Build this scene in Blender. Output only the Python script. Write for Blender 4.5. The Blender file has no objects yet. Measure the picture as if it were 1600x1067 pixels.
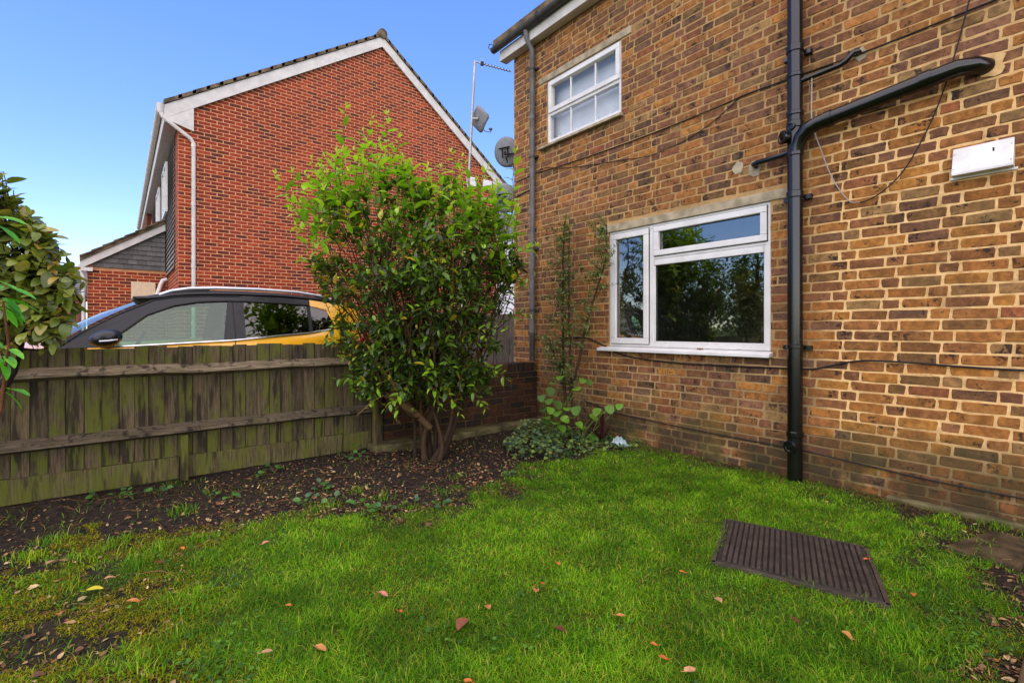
import bpy, math, random
import numpy as np
from mathutils import Vector

random.seed(7)
rng = np.random.default_rng(11)
SC = bpy.context.scene
COL = SC.collection
R = math.radians

# ------------------------------------------------------------------ camera
CAM_H = 1.21
FPX, HOR = 757.0, 515.0            # focal length and horizon row, in pixels of the 1600 px photograph
FX, FY = 0.6288, 0.7776            # viewing direction on the ground plan
cam = bpy.data.cameras.new('camera')
cam.sensor_width = 36.0
cam.lens = 36.0 * FPX / 1600.0
cam.shift_y = (HOR - 533.5) / 1600.0
cam.clip_start = 0.05
cam.clip_end = 2000.0
camo = bpy.data.objects.new('camera', cam)
camo.location = (0, 0, CAM_H)
camo.rotation_euler = (R(90), 0, -math.atan2(FX, FY))
COL.objects.link(camo)
SC.camera = camo

# ------------------------------------------------------------------ light
SUN_AZ = (-0.62, -0.66)            # horizontal direction towards the sun
SUN_EL = 52.0
w = bpy.data.worlds.new('World'); SC.world = w; w.use_nodes = True
wn = w.node_tree
bg = wn.nodes['Background']
sky = wn.nodes.new('ShaderNodeTexSky')
sky.sky_type = 'NISHITA'
sky.sun_disc = False
sky.sun_elevation = R(SUN_EL)
sky.sun_rotation = math.atan2(SUN_AZ[0], SUN_AZ[1])
sky.air_density = 0.8
sky.dust_density = 0.0
sky.ozone_density = 1.3
hs = wn.nodes.new('ShaderNodeHueSaturation'); hs.inputs['Saturation'].default_value = 1.62; hs.inputs['Hue'].default_value = 0.522
gm = wn.nodes.new('ShaderNodeGamma'); gm.inputs['Gamma'].default_value = 0.62     # flattens the sky's gradient to a more even blue
wn.links.new(sky.outputs[0], gm.inputs['Color']); wn.links.new(gm.outputs[0], hs.inputs['Color']); wn.links.new(hs.outputs[0], bg.inputs['Color'])
bg.inputs['Strength'].default_value = 0.145
sd = bpy.data.lights.new('sun', 'SUN')
sd.energy = 1.5
sd.angle = R(125)
sd.color = (1.0, 0.80, 0.57)
so = bpy.data.objects.new('sun', sd)
n_ = math.hypot(*SUN_AZ)
sv = Vector((SUN_AZ[0] / n_ * math.cos(R(SUN_EL)), SUN_AZ[1] / n_ * math.cos(R(SUN_EL)), math.sin(R(SUN_EL))))
so.rotation_euler = sv.to_track_quat('Z', 'Y').to_euler()
so.location = (-6, -6, 12)
COL.objects.link(so)
SC.view_settings.view_transform = 'Standard'
SC.view_settings.look = 'None'
SC.view_settings.gamma = 1.0
SC.view_settings.exposure = 2.1
SC.view_settings.use_curve_mapping = False

# ------------------------------------------------------------------ pixel helpers (photograph pixel -> place)
def pdir(x):
    t = (x - 800.0) / FPX
    return FX + t * FY, FY - t * FX
def ground_pt(x, y, z=0.0):
    a, b = pdir(x); d = (CAM_H - z) * FPX / (y - HOR)
    return a * d, b * d
def on_y(x, y, Y):
    a, b = pdir(x); d = Y / b
    return a * d, CAM_H + (HOR - y) / FPX * d
def at_depth(x, y, d):
    a, b = pdir(x)
    return Vector((a * d, b * d, CAM_H + (HOR - y) / FPX * d))
def to_px(X, Y, Z):
    dep = X * FX + Y * FY
    lat = X * FY - Y * FX
    dep = np.maximum(dep, 1e-3)
    return 800 + FPX * lat / dep, HOR - FPX * (Z - CAM_H) / dep, dep

def lin(c):
    c = c / 255.0
    return c / 12.92 if c <= 0.04045 else ((c + 0.055) / 1.055) ** 2.4
def rgb(r, g, b):
    return (lin(r), lin(g), lin(b), 1.0)

# ------------------------------------------------------------------ objects
def tag(o, label=None, cat=None, group=None, kind=None):
    if label: o['label'] = label
    if cat: o['category'] = cat
    if group: o['group'] = group
    if kind: o['kind'] = kind
    return o
def thing(name, loc, label, cat, group=None):
    o = bpy.data.objects.new(name, None)
    o.empty_display_size = 0.1
    COL.objects.link(o); o.location = loc
    return tag(o, label, cat, group)
def attach(o, parent):
    if parent is not None:
        o.parent = parent
        L = Vector((0, 0, 0)); p = parent
        while p is not None:
            L += Vector(p.location); p = p.parent
        o.location = Vector(o.location) - L
    return o

class MB:
    def __init__(s):
        s.v = []; s.f = []; s.c = []; s.col = (0.5, 0.5, 0.5, 1)
    def add(s, vs, fs):
        n = len(s.v)
        s.v.extend([tuple(p) for p in vs]); s.c.extend([s.col] * len(vs))
        s.f.extend([tuple(i + n for i in f) for f in fs])
        return s
    def box(s, x0, x1, y0, y1, z0, z1):
        return s.add([(x0,y0,z0),(x1,y0,z0),(x1,y1,z0),(x0,y1,z0),(x0,y0,z1),(x1,y0,z1),(x1,y1,z1),(x0,y1,z1)],
              [(0,3,2,1),(4,5,6,7),(0,1,5,4),(1,2,6,5),(2,3,7,6),(3,0,4,7)])
    def prism(s, poly, vec):
        n = len(poly); vec = Vector(vec)
        a = [Vector(p) for p in poly]; b = [p + vec for p in a]
        fs = [tuple(range(n - 1, -1, -1)), tuple(range(n, 2 * n))]
        fs += [(i, (i + 1) % n, n + (i + 1) % n, n + i) for i in range(n)]
        return s.add(a + b, fs)
    def tube(s, path, r, n=8, caps=True):
        P = [Vector(p) for p in path]
        rs = r if isinstance(r, (list, tuple)) else [r] * len(P)
        vs = []; fs = []
        up = None
        for i, p in enumerate(P):
            d = (P[min(i + 1, len(P) - 1)] - P[max(i - 1, 0)])
            d = d.normalized() if d.length > 1e-9 else Vector((0, 0, 1))
            if up is None:
                up = Vector((0, 0, 1)) if abs(d.z) < 0.9 else Vector((1, 0, 0))
            a = d.cross(up)
            if a.length < 1e-6: a = d.orthogonal()
            a.normalize(); b = a.cross(d); b.normalize()
            up = b
            for k in range(n):
                th = 2 * math.pi * k / n
                vs.append(p + (a * math.cos(th) + b * math.sin(th)) * rs[i])
        for i in range(len(P) - 1):
            for k in range(n):
                fs.append((i*n+k, i*n+(k+1)%n, (i+1)*n+(k+1)%n, (i+1)*n+k))
        if caps:
            fs.append(tuple(range(n - 1, -1, -1))); m = (len(P) - 1) * n
            fs.append(tuple(range(m, m + n)))
        return s.add(vs, fs)
    def lathe(s, o, axis, prof, n=24):
        # prof: list of (radius, distance along axis)
        o = Vector(o); ax = Vector(axis).normalized(); a = ax.orthogonal().normalized(); b = ax.cross(a)
        vs = []; fs = []
        for (r, h) in prof:
            for k in range(n):
                th = 2 * math.pi * k / n
                vs.append(o + ax * h + (a * math.cos(th) + b * math.sin(th)) * r)
        for i in range(len(prof) - 1):
            for k in range(n):
                fs.append((i*n+k, i*n+(k+1)%n, (i+1)*n+(k+1)%n, (i+1)*n+k))
        fs.append(tuple(range(n - 1, -1, -1))); m = (len(prof) - 1) * n
        fs.append(tuple(range(m, m + n)))
        return s.add(vs, fs)
    def build(s, name, mat, parent=None, smooth=False, bevel=0, origin=None):
        me = bpy.data.meshes.new(name)
        me.from_pydata(s.v, [], s.f)
        me.materials.append(mat)
        ca = me.color_attributes.new('col', 'FLOAT_COLOR', 'POINT')
        ca.data.foreach_set('color', np.array(s.c, dtype=np.float32).ravel())
        o = bpy.data.objects.new(name, me); COL.objects.link(o)
        if origin is not None:
            ov = Vector(origin)
            for v in me.vertices: v.co -= ov
            o.location = ov
        if smooth:
            me.polygons.foreach_set('use_smooth', [True] * len(me.polygons))
            me.set_sharp_from_angle(angle=R(40))
        if bevel:
            m = o.modifiers.new('bevel', 'BEVEL'); m.width = bevel; m.segments = 2; m.limit_method = 'ANGLE'
        attach(o, parent)
        return o

def np_mesh(name, V, T, C, mat, parent=None, smooth=False):
    me = bpy.data.meshes.new(name)
    V = np.ascontiguousarray(V, dtype=np.float32); T = np.ascontiguousarray(T, dtype=np.int32)
    me.vertices.add(len(V)); me.vertices.foreach_set('co', V.ravel())
    me.loops.add(T.size); me.loops.foreach_set('vertex_index', T.ravel())
    me.polygons.add(len(T)); me.polygons.foreach_set('loop_start', np.arange(0, T.size, 3, dtype=np.int32))
    me.update(calc_edges=True)
    ca = me.color_attributes.new('col', 'FLOAT_COLOR', 'POINT')
    C4 = np.ones((len(V), 4), np.float32); C4[:, :3] = C
    ca.data.foreach_set('color', C4.ravel())
    me.materials.append(mat)
    if smooth: me.polygons.foreach_set('use_smooth', np.ones(len(T), dtype=bool))
    o = bpy.data.objects.new(name, me); COL.objects.link(o)
    attach(o, parent)
    return o

# smooth 2-D value noise
_T = rng.random((64, 64))
def vnoise(x, y, s):
    x = np.asarray(x) * s; y = np.asarray(y) * s
    xi = np.floor(x).astype(int); yi = np.floor(y).astype(int); fx = x - xi; fy = y - yi
    fx = fx*fx*(3-2*fx); fy = fy*fy*(3-2*fy)
    a = _T[xi % 64, yi % 64]; b = _T[(xi+1) % 64, yi % 64]; c = _T[xi % 64, (yi+1) % 64]; d = _T[(xi+1) % 64, (yi+1) % 64]
    return (a*(1-fx)+b*fx)*(1-fy) + (c*(1-fx)+d*fx)*fy

# ------------------------------------------------------------------ materials
class NT:
    def __init__(s, name):
        s.m = bpy.data.materials.new(name); s.m.use_nodes = True
        s.t = s.m.node_tree; s.b = s.t.nodes['Principled BSDF']; s.out = s.t.nodes['Material Output']
        s._pos = None
    def n(s, t, **k):
        x = s.t.nodes.new(t)
        for a, b in k.items(): setattr(x, a, b)
        return x
    def l(s, a, b): s.t.links.new(a, b)
    def pos(s):
        if s._pos is None: s._pos = s.n('ShaderNodeNewGeometry').outputs['Position']
        return s._pos
    def noise(s, scale, detail=3, rough=0.55, vec=None, stretch=None):
        n = s.n('ShaderNodeTexNoise'); n.inputs['Scale'].default_value = scale
        n.inputs['Detail'].default_value = detail; n.inputs['Roughness'].default_value = rough
        v = vec or s.pos()
        if stretch:
            mp = s.n('ShaderNodeMapping'); mp.inputs['Scale'].default_value = stretch; s.l(v, mp.inputs['Vector']); v = mp.outputs[0]
        s.l(v, n.inputs['Vector'])
        return n.outputs['Fac']
    def ramp(s, f, lo, hi, a=0.0, b=1.0):
        r = s.n('ShaderNodeMapRange'); r.inputs['From Min'].default_value = lo; r.inputs['From Max'].default_value = hi
        r.inputs['To Min'].default_value = a; r.inputs['To Max'].default_value = b
        r.interpolation_type = 'SMOOTHSTEP'
        s.l(f, r.inputs['Value']); return r.outputs[0]
    def math(s, op, a, b):
        m = s.n('ShaderNodeMath', operation=op)
        for i, q in enumerate((a, b)):
            if isinstance(q, (int, float)): m.inputs[i].default_value = q
            else: s.l(q, m.inputs[i])
        return m.outputs[0]
    def mix(s, f, a, b, mode='MIX'):
        m = s.n('ShaderNodeMix', data_type='RGBA', blend_type=mode)
        for sock, q in ((m.inputs[0], f), (m.inputs[6], a), (m.inputs[7], b)):
            if isinstance(q, (int, float, tuple)): sock.default_value = q
            else: s.l(q, sock)
        return m.outputs[2]
    def attr(s, name='col'):
        a = s.n('ShaderNodeAttribute'); a.attribute_name = name; return a
    def col(s, c):
        if isinstance(c, tuple): s.b.inputs['Base Color'].default_value = c
        else: s.l(c, s.b.inputs['Base Color'])
        return s
    def bump(s, h, strength=0.3, dist=0.01):
        b = s.n('ShaderNodeBump'); b.inputs['Strength'].default_value = strength; b.inputs['Distance'].default_value = dist
        s.l(h, b.inputs['Height']); s.l(b.outputs[0], s.b.inputs['Normal']); return s
    def rough(s, v, spec=0.5, metal=0.0):
        if isinstance(v, (int, float)): s.b.inputs['Roughness'].default_value = v
        else: s.l(v, s.b.inputs['Roughness'])
        s.b.inputs['Specular IOR Level'].default_value = spec; s.b.inputs['Metallic'].default_value = metal; return s

def sep_z(k):
    s = k.n('ShaderNodeSeparateXYZ'); k.l(k.pos(), s.inputs[0]); return s

def simple(name, c, rough=0.5, spec=0.5, metal=0.0, var=0.12, nscale=14.0, bump=0.0, bscale=80.0, coat=0.0):
    k = NT(name)
    f = k.noise(nscale, 4)
    dark = tuple(x * (1 - var * 2) for x in c[:3]) + (1,)
    lite = tuple(min(1, x * (1 + var)) for x in c[:3]) + (1,)
    k.col(k.mix(k.ramp(f, 0.3, 0.7), dark, lite)).rough(rough, spec, metal)
    if bump: k.bump(k.noise(bscale, 4), bump, 0.005)
    if coat: k.b.inputs['Coat Weight'].default_value = coat; k.b.inputs['Coat Roughness'].default_value = 0.05
    return k.m

def mat_stock_brick():
    k = NT('stock brick')
    c = k.attr().outputs['Color']
    blotch = k.ramp(k.noise(22, 4, 0.65), 0.35, 0.7)
    c1 = k.mix(blotch, k.mix(1.0, c, (0.66, 0.60, 0.58, 1), 'MULTIPLY'), k.mix(1.0, c, (1.22, 1.12, 1.0, 1), 'MULTIPLY'))
    pits = k.ramp(k.mix(0.6, k.noise(48, 3, 0.6), k.noise(9, 2)), 0.565, 0.62)
    c2 = k.mix(k.math('MULTIPLY', pits, 0.85), c1, (0.013, 0.010, 0.010, 1))
    pale = k.ramp(k.noise(11, 7, 0.78), 0.54, 0.72)
    c3 = k.mix(k.math('MULTIPLY', pale, 0.5), c2, rgb(150, 122, 82))
    soot = k.ramp(k.noise(1.6, 6, 0.72), 0.50, 0.70)
    c3 = k.mix(k.math('MULTIPLY', soot, 0.28), c3, rgb(66, 52, 40))
    z = sep_z(k).outputs['Z']
    alg = k.math('MULTIPLY', k.ramp(z, 0.75, 0.05), k.ramp(k.noise(3.2, 5, 0.7), 0.40, 0.60))
    c4 = k.mix(k.math('MULTIPLY', alg, 0.75), c3, rgb(78, 78, 34))
    blk = k.math('MULTIPLY', k.ramp(z, 0.55, 0.06), k.ramp(k.noise(2.1, 5, 0.65), 0.34, 0.52))
    c5 = k.mix(k.math('MULTIPLY', blk, 0.8), c4, rgb(44, 38, 28))
    k.col(c5).rough(0.88, 0.25)
    k.bump(k.mix(0.5, k.noise(60, 5, 0.7), k.noise(190, 3)), 0.55, 0.012)
    return k.m

def mat_stock_mortar():
    k = NT('lime mortar')
    s = sep_z(k)
    rep = k.math('MULTIPLY', k.ramp(s.outputs['Y'], 1.5, 1.25), k.math('MULTIPLY', k.ramp(s.outputs['Z'], 0.25, 0.6), k.ramp(s.outputs['Z'], 3.6, 2.4)))
    high = k.ramp(s.outputs['Z'], 0.9, 1.6, 0.0, 0.8)
    old = k.mix(k.ramp(k.noise(2.0, 4), 0.35, 0.65), rgb(134, 112, 78), rgb(172, 142, 96))
    sand = k.mix(k.ramp(k.noise(5, 4), 0.3, 0.7), rgb(164, 130, 82), rgb(186, 150, 98))
    base = k.mix(k.math('MULTIPLY', high, 0.75), old, sand)
    c = k.mix(rep, base, k.mix(k.ramp(k.noise(30, 3), 0.3, 0.7), rgb(212, 170, 110), rgb(228, 190, 132)))
    alg = k.math('MULTIPLY', k.ramp(s.outputs['Z'], 0.6, 0.05), k.ramp(k.noise(3.2, 5, 0.7), 0.42, 0.6))
    c = k.mix(k.math('MULTIPLY', alg, 0.7), c, rgb(92, 90, 34))
    grime = k.ramp(k.noise(6.5, 6, 0.75), 0.46, 0.68)
    c = k.mix(k.math('MULTIPLY', grime, 0.5), c, rgb(118, 92, 58))
    blk = k.math('MULTIPLY', k.ramp(s.outputs['Z'], 0.55, 0.06), k.ramp(k.noise(2.1, 5, 0.65), 0.34, 0.52))
    c = k.mix(k.math('MULTIPLY', blk, 0.75), c, rgb(58, 50, 34))
    k.col(c).rough(0.95, 0.15)
    k.bump(k.noise(120, 5, 0.7), 0.5, 0.008)
    return k.m

def mat_red_brick():
    k = NT('red facing brick')
    c = k.attr().outputs['Color']
    v = k.ramp(k.noise(18, 4), 0.3, 0.7)
    k.col(k.mix(v, k.mix(1.0, c, (0.72, 0.7, 0.7, 1), 'MULTIPLY'), k.mix(1.0, c, (1.12, 1.08, 1.05, 1), 'MULTIPLY'))).rough(0.85, 0.25)
    k.bump(k.noise(90, 4), 0.3, 0.006)
    return k.m

def mat_garden_brick():
    k = NT('garden wall brick')
    c = k.attr().outputs['Color']
    v = k.ramp(k.noise(25, 4), 0.3, 0.7)
    c1 = k.mix(v, k.mix(1.0, c, (0.6, 0.6, 0.6, 1), 'MULTIPLY'), c)
    moss = k.ramp(k.noise(6, 5, 0.7), 0.6, 0.72)
    k.col(k.mix(k.math('MULTIPLY', moss, 0.5), c1, rgb(62, 66, 24))).rough(0.9, 0.2)
    k.bump(k.noise(90, 5), 0.5, 0.008)
    return k.m

def mat_wood(name, base, dark, green, gamt, gstretch=(9, 9, 1.6)):
    k = NT(name)
    a = k.attr().outputs['Color']
    va = k.n('ShaderNodeVectorMath', operation='MULTIPLY_ADD'); va.inputs[1].default_value = (31.7, 17.3, 23.9)
    k.l(a, va.inputs[0]); k.l(k.pos(), va.inputs[2]); k._pos = va.outputs[0]
    grain = k.noise(9, 6, 0.7, stretch=(9, 9, 0.6) if gstretch[2] < 3 else (0.6, 9, 9))
    c = k.mix(k.ramp(grain, 0.32, 0.68), dark, base)
    c = k.mix(1.0, c, a, 'MULTIPLY')
    g = k.ramp(k.noise(2.6, 5, 0.7, stretch=(3.0, 1, 1.0)), 0.44, 0.62)
    c = k.mix(k.math('MULTIPLY', g, gamt), c, green)
    st = k.ramp(k.noise(3.0, 4, 0.6, stretch=(5.5, 5.5, 0.6)), 0.53, 0.64)
    c = k.mix(k.math('MULTIPLY', st, 0.8), c, rgb(26, 20, 13))
    k.col(c).rough(0.85, 0.3)
    k.bump(grain, 0.6, 0.006)
    return k.m

def mat_leaf(name, transl=0.35, rough=0.42, spec=0.5):
    k = NT(name)
    c = k.attr().outputs['Color']
    v = k.ramp(k.noise(60, 2), 0.3, 0.7)
    c1 = k.mix(v, k.mix(1.0, c, (0.8, 0.85, 0.8, 1), 'MULTIPLY'), k.mix(1.0, c, (1.1, 1.08, 1.0, 1), 'MULTIPLY'))
    k.col(c1).rough(rough, spec)
    tr = k.n('ShaderNodeBsdfTranslucent')
    k.l(k.mix(1.0, c1, (1.25, 1.35, 0.6, 1), 'MULTIPLY'), tr.inputs['Color'])
    mx = k.n('ShaderNodeMixShader'); mx.inputs[0].default_value = transl
    k.l(k.b.outputs[0], mx.inputs[1]); k.l(tr.outputs[0], mx.inputs[2]); k.l(mx.outputs[0], k.out.inputs['Surface'])
    return k.m

def mat_glass(name, tint, refl=0.06, gain=1.5):
    k = NT(name)
    k.t.nodes.remove(k.b)
    tr = k.n('ShaderNodeBsdfTransparent'); tr.inputs[0].default_value = tint
    gl = k.n('ShaderNodeBsdfGlossy'); gl.inputs['Roughness'].default_value = 0.004; gl.inputs['Color'].default_value = (0.86, 0.84, 0.80, 1)
    lw = k.n('ShaderNodeLayerWeight'); lw.inputs['Blend'].default_value = 0.5      # Schlick's curve, the same from both sides
    fr = k.math('ADD', k.math('MULTIPLY', k.math('POWER', lw.outputs['Facing'], 5.0), 0.96), 0.04)
    f = k.math('MINIMUM', k.math('ADD', k.math('MULTIPLY', fr, gain), refl), 0.97)
    bmp = k.n('ShaderNodeBump'); bmp.inputs['Strength'].default_value = 0.02; bmp.inputs['Distance'].default_value = 0.02
    k.l(k.noise(2.5, 1), bmp.inputs['Height']); k.l(bmp.outputs[0], gl.inputs['Normal'])
    mx = k.n('ShaderNodeMixShader'); k.l(f, mx.inputs[0]); k.l(tr.outputs[0], mx.inputs[1]); k.l(gl.outputs[0], mx.inputs[2])
    k.l(mx.outputs[0], k.out.inputs['Surface'])
    return k.m

def mat_col(name, rough=0.8, spec=0.3, bump=0.0, bscale=60):
    k = NT(name); c = k.attr().outputs['Color']
    v = k.ramp(k.noise(40, 3), 0.3, 0.7)
    k.col(k.mix(v, k.mix(1.0, c, (0.7, 0.7, 0.7, 1), 'MULTIPLY'), c)).rough(rough, spec)
    if bump: k.bump(k.noise(bscale, 4), bump, 0.006)
    return k.m

M = {}
M['stock'] = mat_stock_brick()
M['mortar'] = mat_stock_mortar()
M['red'] = mat_red_brick()
M['redmortar'] = simple('buff mortar', rgb(194, 142, 98), 0.95, 0.15, var=0.08, nscale=8)
M['gbrick'] = mat_garden_brick()
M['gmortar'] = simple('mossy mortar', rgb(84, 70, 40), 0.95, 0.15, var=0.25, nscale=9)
M['upvc'] = simple('white window plastic', rgb(206, 205, 200), 0.38, 0.5, var=0.05, nscale=6)
M['white'] = simple('white painted board', rgb(196, 192, 184), 0.55, 0.4, var=0.07, nscale=5, bump=0.1)
M['concrete'] = simple('weathered concrete', rgb(158, 146, 120), 0.9, 0.2, var=0.18, nscale=9, bump=0.4)
M['footing'] = simple('mossy concrete footing', rgb(92, 86, 56), 0.95, 0.2, var=0.3, nscale=7, bump=0.6, bscale=50)
M['blackpipe'] = simple('glossy black plastic', rgb(10, 10, 10), 0.2, 0.5, var=0.1)
M['greypipe'] = simple('grey plastic', rgb(98, 98, 98), 0.5, 0.4, var=0.15, nscale=10)
M['gutter'] = simple('dark grey gutter', rgb(62, 60, 56), 0.5, 0.4, var=0.2, nscale=10)
M['cable'] = simple('black cable', rgb(26, 24, 22), 0.6, 0.3, var=0.1)
M['greycable'] = simple('grey cable', rgb(150, 145, 138), 0.6, 0.3, var=0.1)
M['rooftile'] = simple('brown roof tile', rgb(104, 90, 68), 0.9, 0.2, var=0.3, nscale=6, bump=0.5, bscale=40)
M['slate'] = mat_col('grey hung tile', 0.85, 0.25, 0.3)
M['soffit'] = simple('soffit board', rgb(178, 174, 164), 0.7, 0.3, var=0.1)
M['glass'] = mat_glass('window glass', (0.80, 0.84, 0.82, 1), 0.10, 1.7)
M['clearglass'] = mat_glass('clear upper window glass', (0.95, 0.96, 0.96, 1), 0.03, 1.1)
M['cglass'] = mat_glass('green car glass', (0.58, 0.80, 0.69, 1), 0.02, 1.0)
M['dglass'] = mat_glass('dark privacy glass', (0.22, 0.23, 0.24, 1), 0.04, 1.2)
M['room'] = simple('room plaster', rgb(150, 146, 140), 0.9, 0.2, var=0.05)
M['net'] = simple('net curtain', rgb(226, 226, 224), 0.9, 0.1, var=0.06, nscale=4)
M['porcelain'] = simple('white porcelain', rgb(225, 228, 230), 0.2, 0.5, var=0.02)
M['bark'] = mat_col('bark', 0.9, 0.2, 0.6, 70)
M['leaf'] = mat_leaf('bush leaf', 0.3, 0.36, 0.5)
M['youngleaf'] = mat_leaf('young leaf', 0.42, 0.42, 0.45)
M['grass'] = mat_leaf('grass blade', 0.38, 0.65, 0.15)
M['litter'] = mat_col('dead leaf', 0.8, 0.3)
M['board'] = mat_wood('weathered fence board', rgb(110, 96, 72), rgb(58, 48, 35), rgb(82, 88, 22), 0.85)
M['rail'] = mat_wood('grey fence rail', rgb(120, 106, 84), rgb(58, 48, 36), rgb(70, 72, 30), 0.25, (1, 9, 9))
M['greypanel'] = mat_wood('silvered timber', rgb(150, 140, 126), rgb(104, 94, 82), rgb(104, 102, 70), 0.15)
M['yellow'] = simple('yellow car paint', rgb(232, 170, 22), 0.3, 0.5, var=0.02, coat=0.8)
M['carblack'] = simple('black car paint', rgb(20, 20, 23), 0.38, 0.3, var=0.05, coat=0.12)
M['trim'] = simple('black rubber trim', rgb(18, 18, 18), 0.6, 0.4, var=0.1)
M['chrome'] = simple('chrome strip', rgb(215, 215, 218), 0.18, 0.5, 1.0, var=0.02)
M['silver'] = simple('silver rail', rgb(190, 192, 196), 0.3, 0.5, 0.6, var=0.02)
M['tyre'] = simple('tyre rubber', rgb(24, 24, 24), 0.85, 0.3, var=0.1)
M['seat'] = simple('dark seat cloth', rgb(54, 56, 58), 0.9, 0.2, var=0.1)
M['lampred'] = simple('red lamp lens', rgb(150, 14, 14), 0.15, 0.5, var=0.02)
M['lampclear'] = simple('clear lamp lens', rgb(190, 195, 200), 0.1, 0.5, var=0.02)
M['galv'] = simple('galvanised pole', rgb(168, 168, 166), 0.45, 0.5, 0.4, var=0.1)
M['dish'] = simple('grey dish', rgb(122, 124, 126), 0.55, 0.4, var=0.08)
M['iron'] = simple('rusty cast iron', rgb(66, 56, 48), 0.6, 0.5, 0.15, var=0.22, nscale=14, bump=0.3)
M['irondark'] = simple('dark cast iron', rgb(46, 39, 34), 0.8, 0.3, 0.1, var=0.2, nscale=12)
M['paleiron'] = simple('cream metal box', rgb(206, 184, 150), 0.5, 0.4, var=0.05)
M['whitebox'] = simple('dirty white box', rgb(214, 212, 206), 0.5, 0.4, var=0.07, nscale=9)
M['slab'] = simple('mossy paving slab', rgb(76, 62, 42), 0.95, 0.2, var=0.3, nscale=10, bump=0.5, bscale=60)
M['render'] = simple('white render', rgb(222, 222, 220), 0.9, 0.2, var=0.04)
M['farroof'] = simple('grey slate roof', rgb(92, 92, 94), 0.8, 0.3, var=0.15, nscale=3)
M['drive'] = simple('driveway concrete', rgb(112, 108, 100), 0.95, 0.2, var=0.2, nscale=3, bump=0.3)
M['sheet'] = simple('pale plastic sheet', rgb(160, 180, 182), 0.35, 0.5, var=0.15, nscale=20)

def mat_ground():
    k = NT('garden ground')
    lawn = k.attr().outputs['Color']
    soil = k.mix(k.ramp(k.noise(28, 6, 0.7), 0.35, 0.68), rgb(25, 20, 15), rgb(62, 51, 40))
    thatch = k.mix(k.ramp(k.noise(35, 5, 0.7), 0.3, 0.7), rgb(44, 56, 12), rgb(82, 104, 20))
    k.col(k.mix(lawn, soil, thatch)).rough(0.95, 0.2)
    k.bump(k.noise(45, 6, 0.75), 0.9, 0.03)
    return k.m
M['ground'] = mat_ground()

# ================================================================== GROUND
BED_EDGE_PX = [(-160,930),(0,905),(120,852),(250,838),(330,842),(420,815),(520,800),(620,802),(700,790),(780,765),(850,724),(930,706),(1000,700),
               (1100,713),(1235,752),(1330,778),(1430,806),(1500,838),(1555,905),(1576,960),(1588,1040)]
EDGE = [ground_pt(x, y) for x, y in BED_EDGE_PX]
LAWN = np.array(EDGE + [(2.35, 0.20), (2.35, -2.5), (-4.5, -2.5), (-4.5, EDGE[0][1])])
def in_poly(x, y, P):
    r = np.zeros(x.shape, bool); n = len(P); j = n - 1
    for i in range(n):
        xi, yi = P[i]; xj, yj = P[j]
        c = ((yi > y) != (yj > y)) & (x < (xj - xi) * (y - yi) / (yj - yi + 1e-12) + xi)
        r ^= c; j = i
    return r
def edge_dist(x, y, P):
    d = np.full(x.shape, 1e9); n = len(P)
    for i in range(n):
        ax, ay = P[i]; bx, by = P[(i + 1) % n]
        dx, dy = bx - ax, by - ay; L = dx*dx + dy*dy + 1e-12
        t = np.clip(((x - ax) * dx + (y - ay) * dy) / L, 0, 1)
        d = np.minimum(d, np.hypot(x - ax - t * dx, y - ay - t * dy))
    return d
def lawn_amount(x, y):
    sd_ = edge_dist(x, y, LAWN) * np.where(in_poly(x, y, LAWN), 1, -1)
    sd_ = sd_ + (vnoise(x + 3, y + 9, 6) - 0.5) * 0.5 + (vnoise(x, y, 17) - 0.5) * 0.32
    a = np.clip((sd_ + 0.16) / 0.42, 0, 1) ** 1.2
    # thin, mossy corner on the left
    px, py, _ = to_px(x, y, np.zeros_like(x))
    thin = np.clip((420 - px + 120 * (vnoise(x + 6, y, 3) - .5)) / 200, 0, 1) * np.clip((y - 0.6) * 1.5, 0, 1)
    patch = vnoise(x + 17, y + 3, 5.5) * .65 + vnoise(x + 2, y + 31, 15) * .35
    a = a * (1 - thin * (1 - np.clip((patch - 0.44) * 2.6, 0.035, 0.6)))
    return a, thin
def soil_height(x, y, a):
    h = (vnoise(x, y, 2.1) - 0.5) * 0.03 + (vnoise(x + 5, y, 9) - 0.5) * 0.02 * (1 - a) + (vnoise(x, y + 5, 33) - 0.5) * 0.014 * (1 - a)
    return h
xs = np.concatenate([[-900, -300, -100, -40, -15, -6], np.arange(-3.0, 4.3, 0.025), [4.4, 6, 12, 40, 100, 300, 900]])
ys = np.concatenate([[-900, -300, -100, -40, -15, -5], np.arange(-1.5, 4.76, 0.025), [5, 7, 12, 40, 100, 300, 900]])
GX, GY = np.meshgrid(xs, ys, indexing='ij')
ga, _ = lawn_amount(GX.ravel(), GY.ravel())
inner = (GX > -3.01) & (GX < 4.3) & (GY > -1.6) & (GY < 4.76)
GZ = np.where(inner.ravel(), soil_height(GX.ravel(), GY.ravel(), ga), -0.02)
nx, ny = GX.shape
idx = np.arange(nx * ny).reshape(nx, ny)
q = np.stack([idx[:-1, :-1], idx[1:, :-1], idx[1:, 1:], idx[:-1, 1:]], -1).reshape(-1, 4)
T = np.concatenate([q[:, [0, 1, 2]], q[:, [0, 2, 3]]])
ga = np.where(inner.ravel(), ga, 1.0)
g = np_mesh('ground', np.stack([GX.ravel(), GY.ravel(), GZ], -1), T, np.repeat(ga[:, None], 3, 1), M['ground'], smooth=True)
tag(g, kind='structure')
def gz(x, y):
    x = np.atleast_1d(np.asarray(x, float)); y = np.atleast_1d(np.asarray(y, float))
    a, _ = lawn_amount(x, y); return soil_height(x, y, a)

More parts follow.
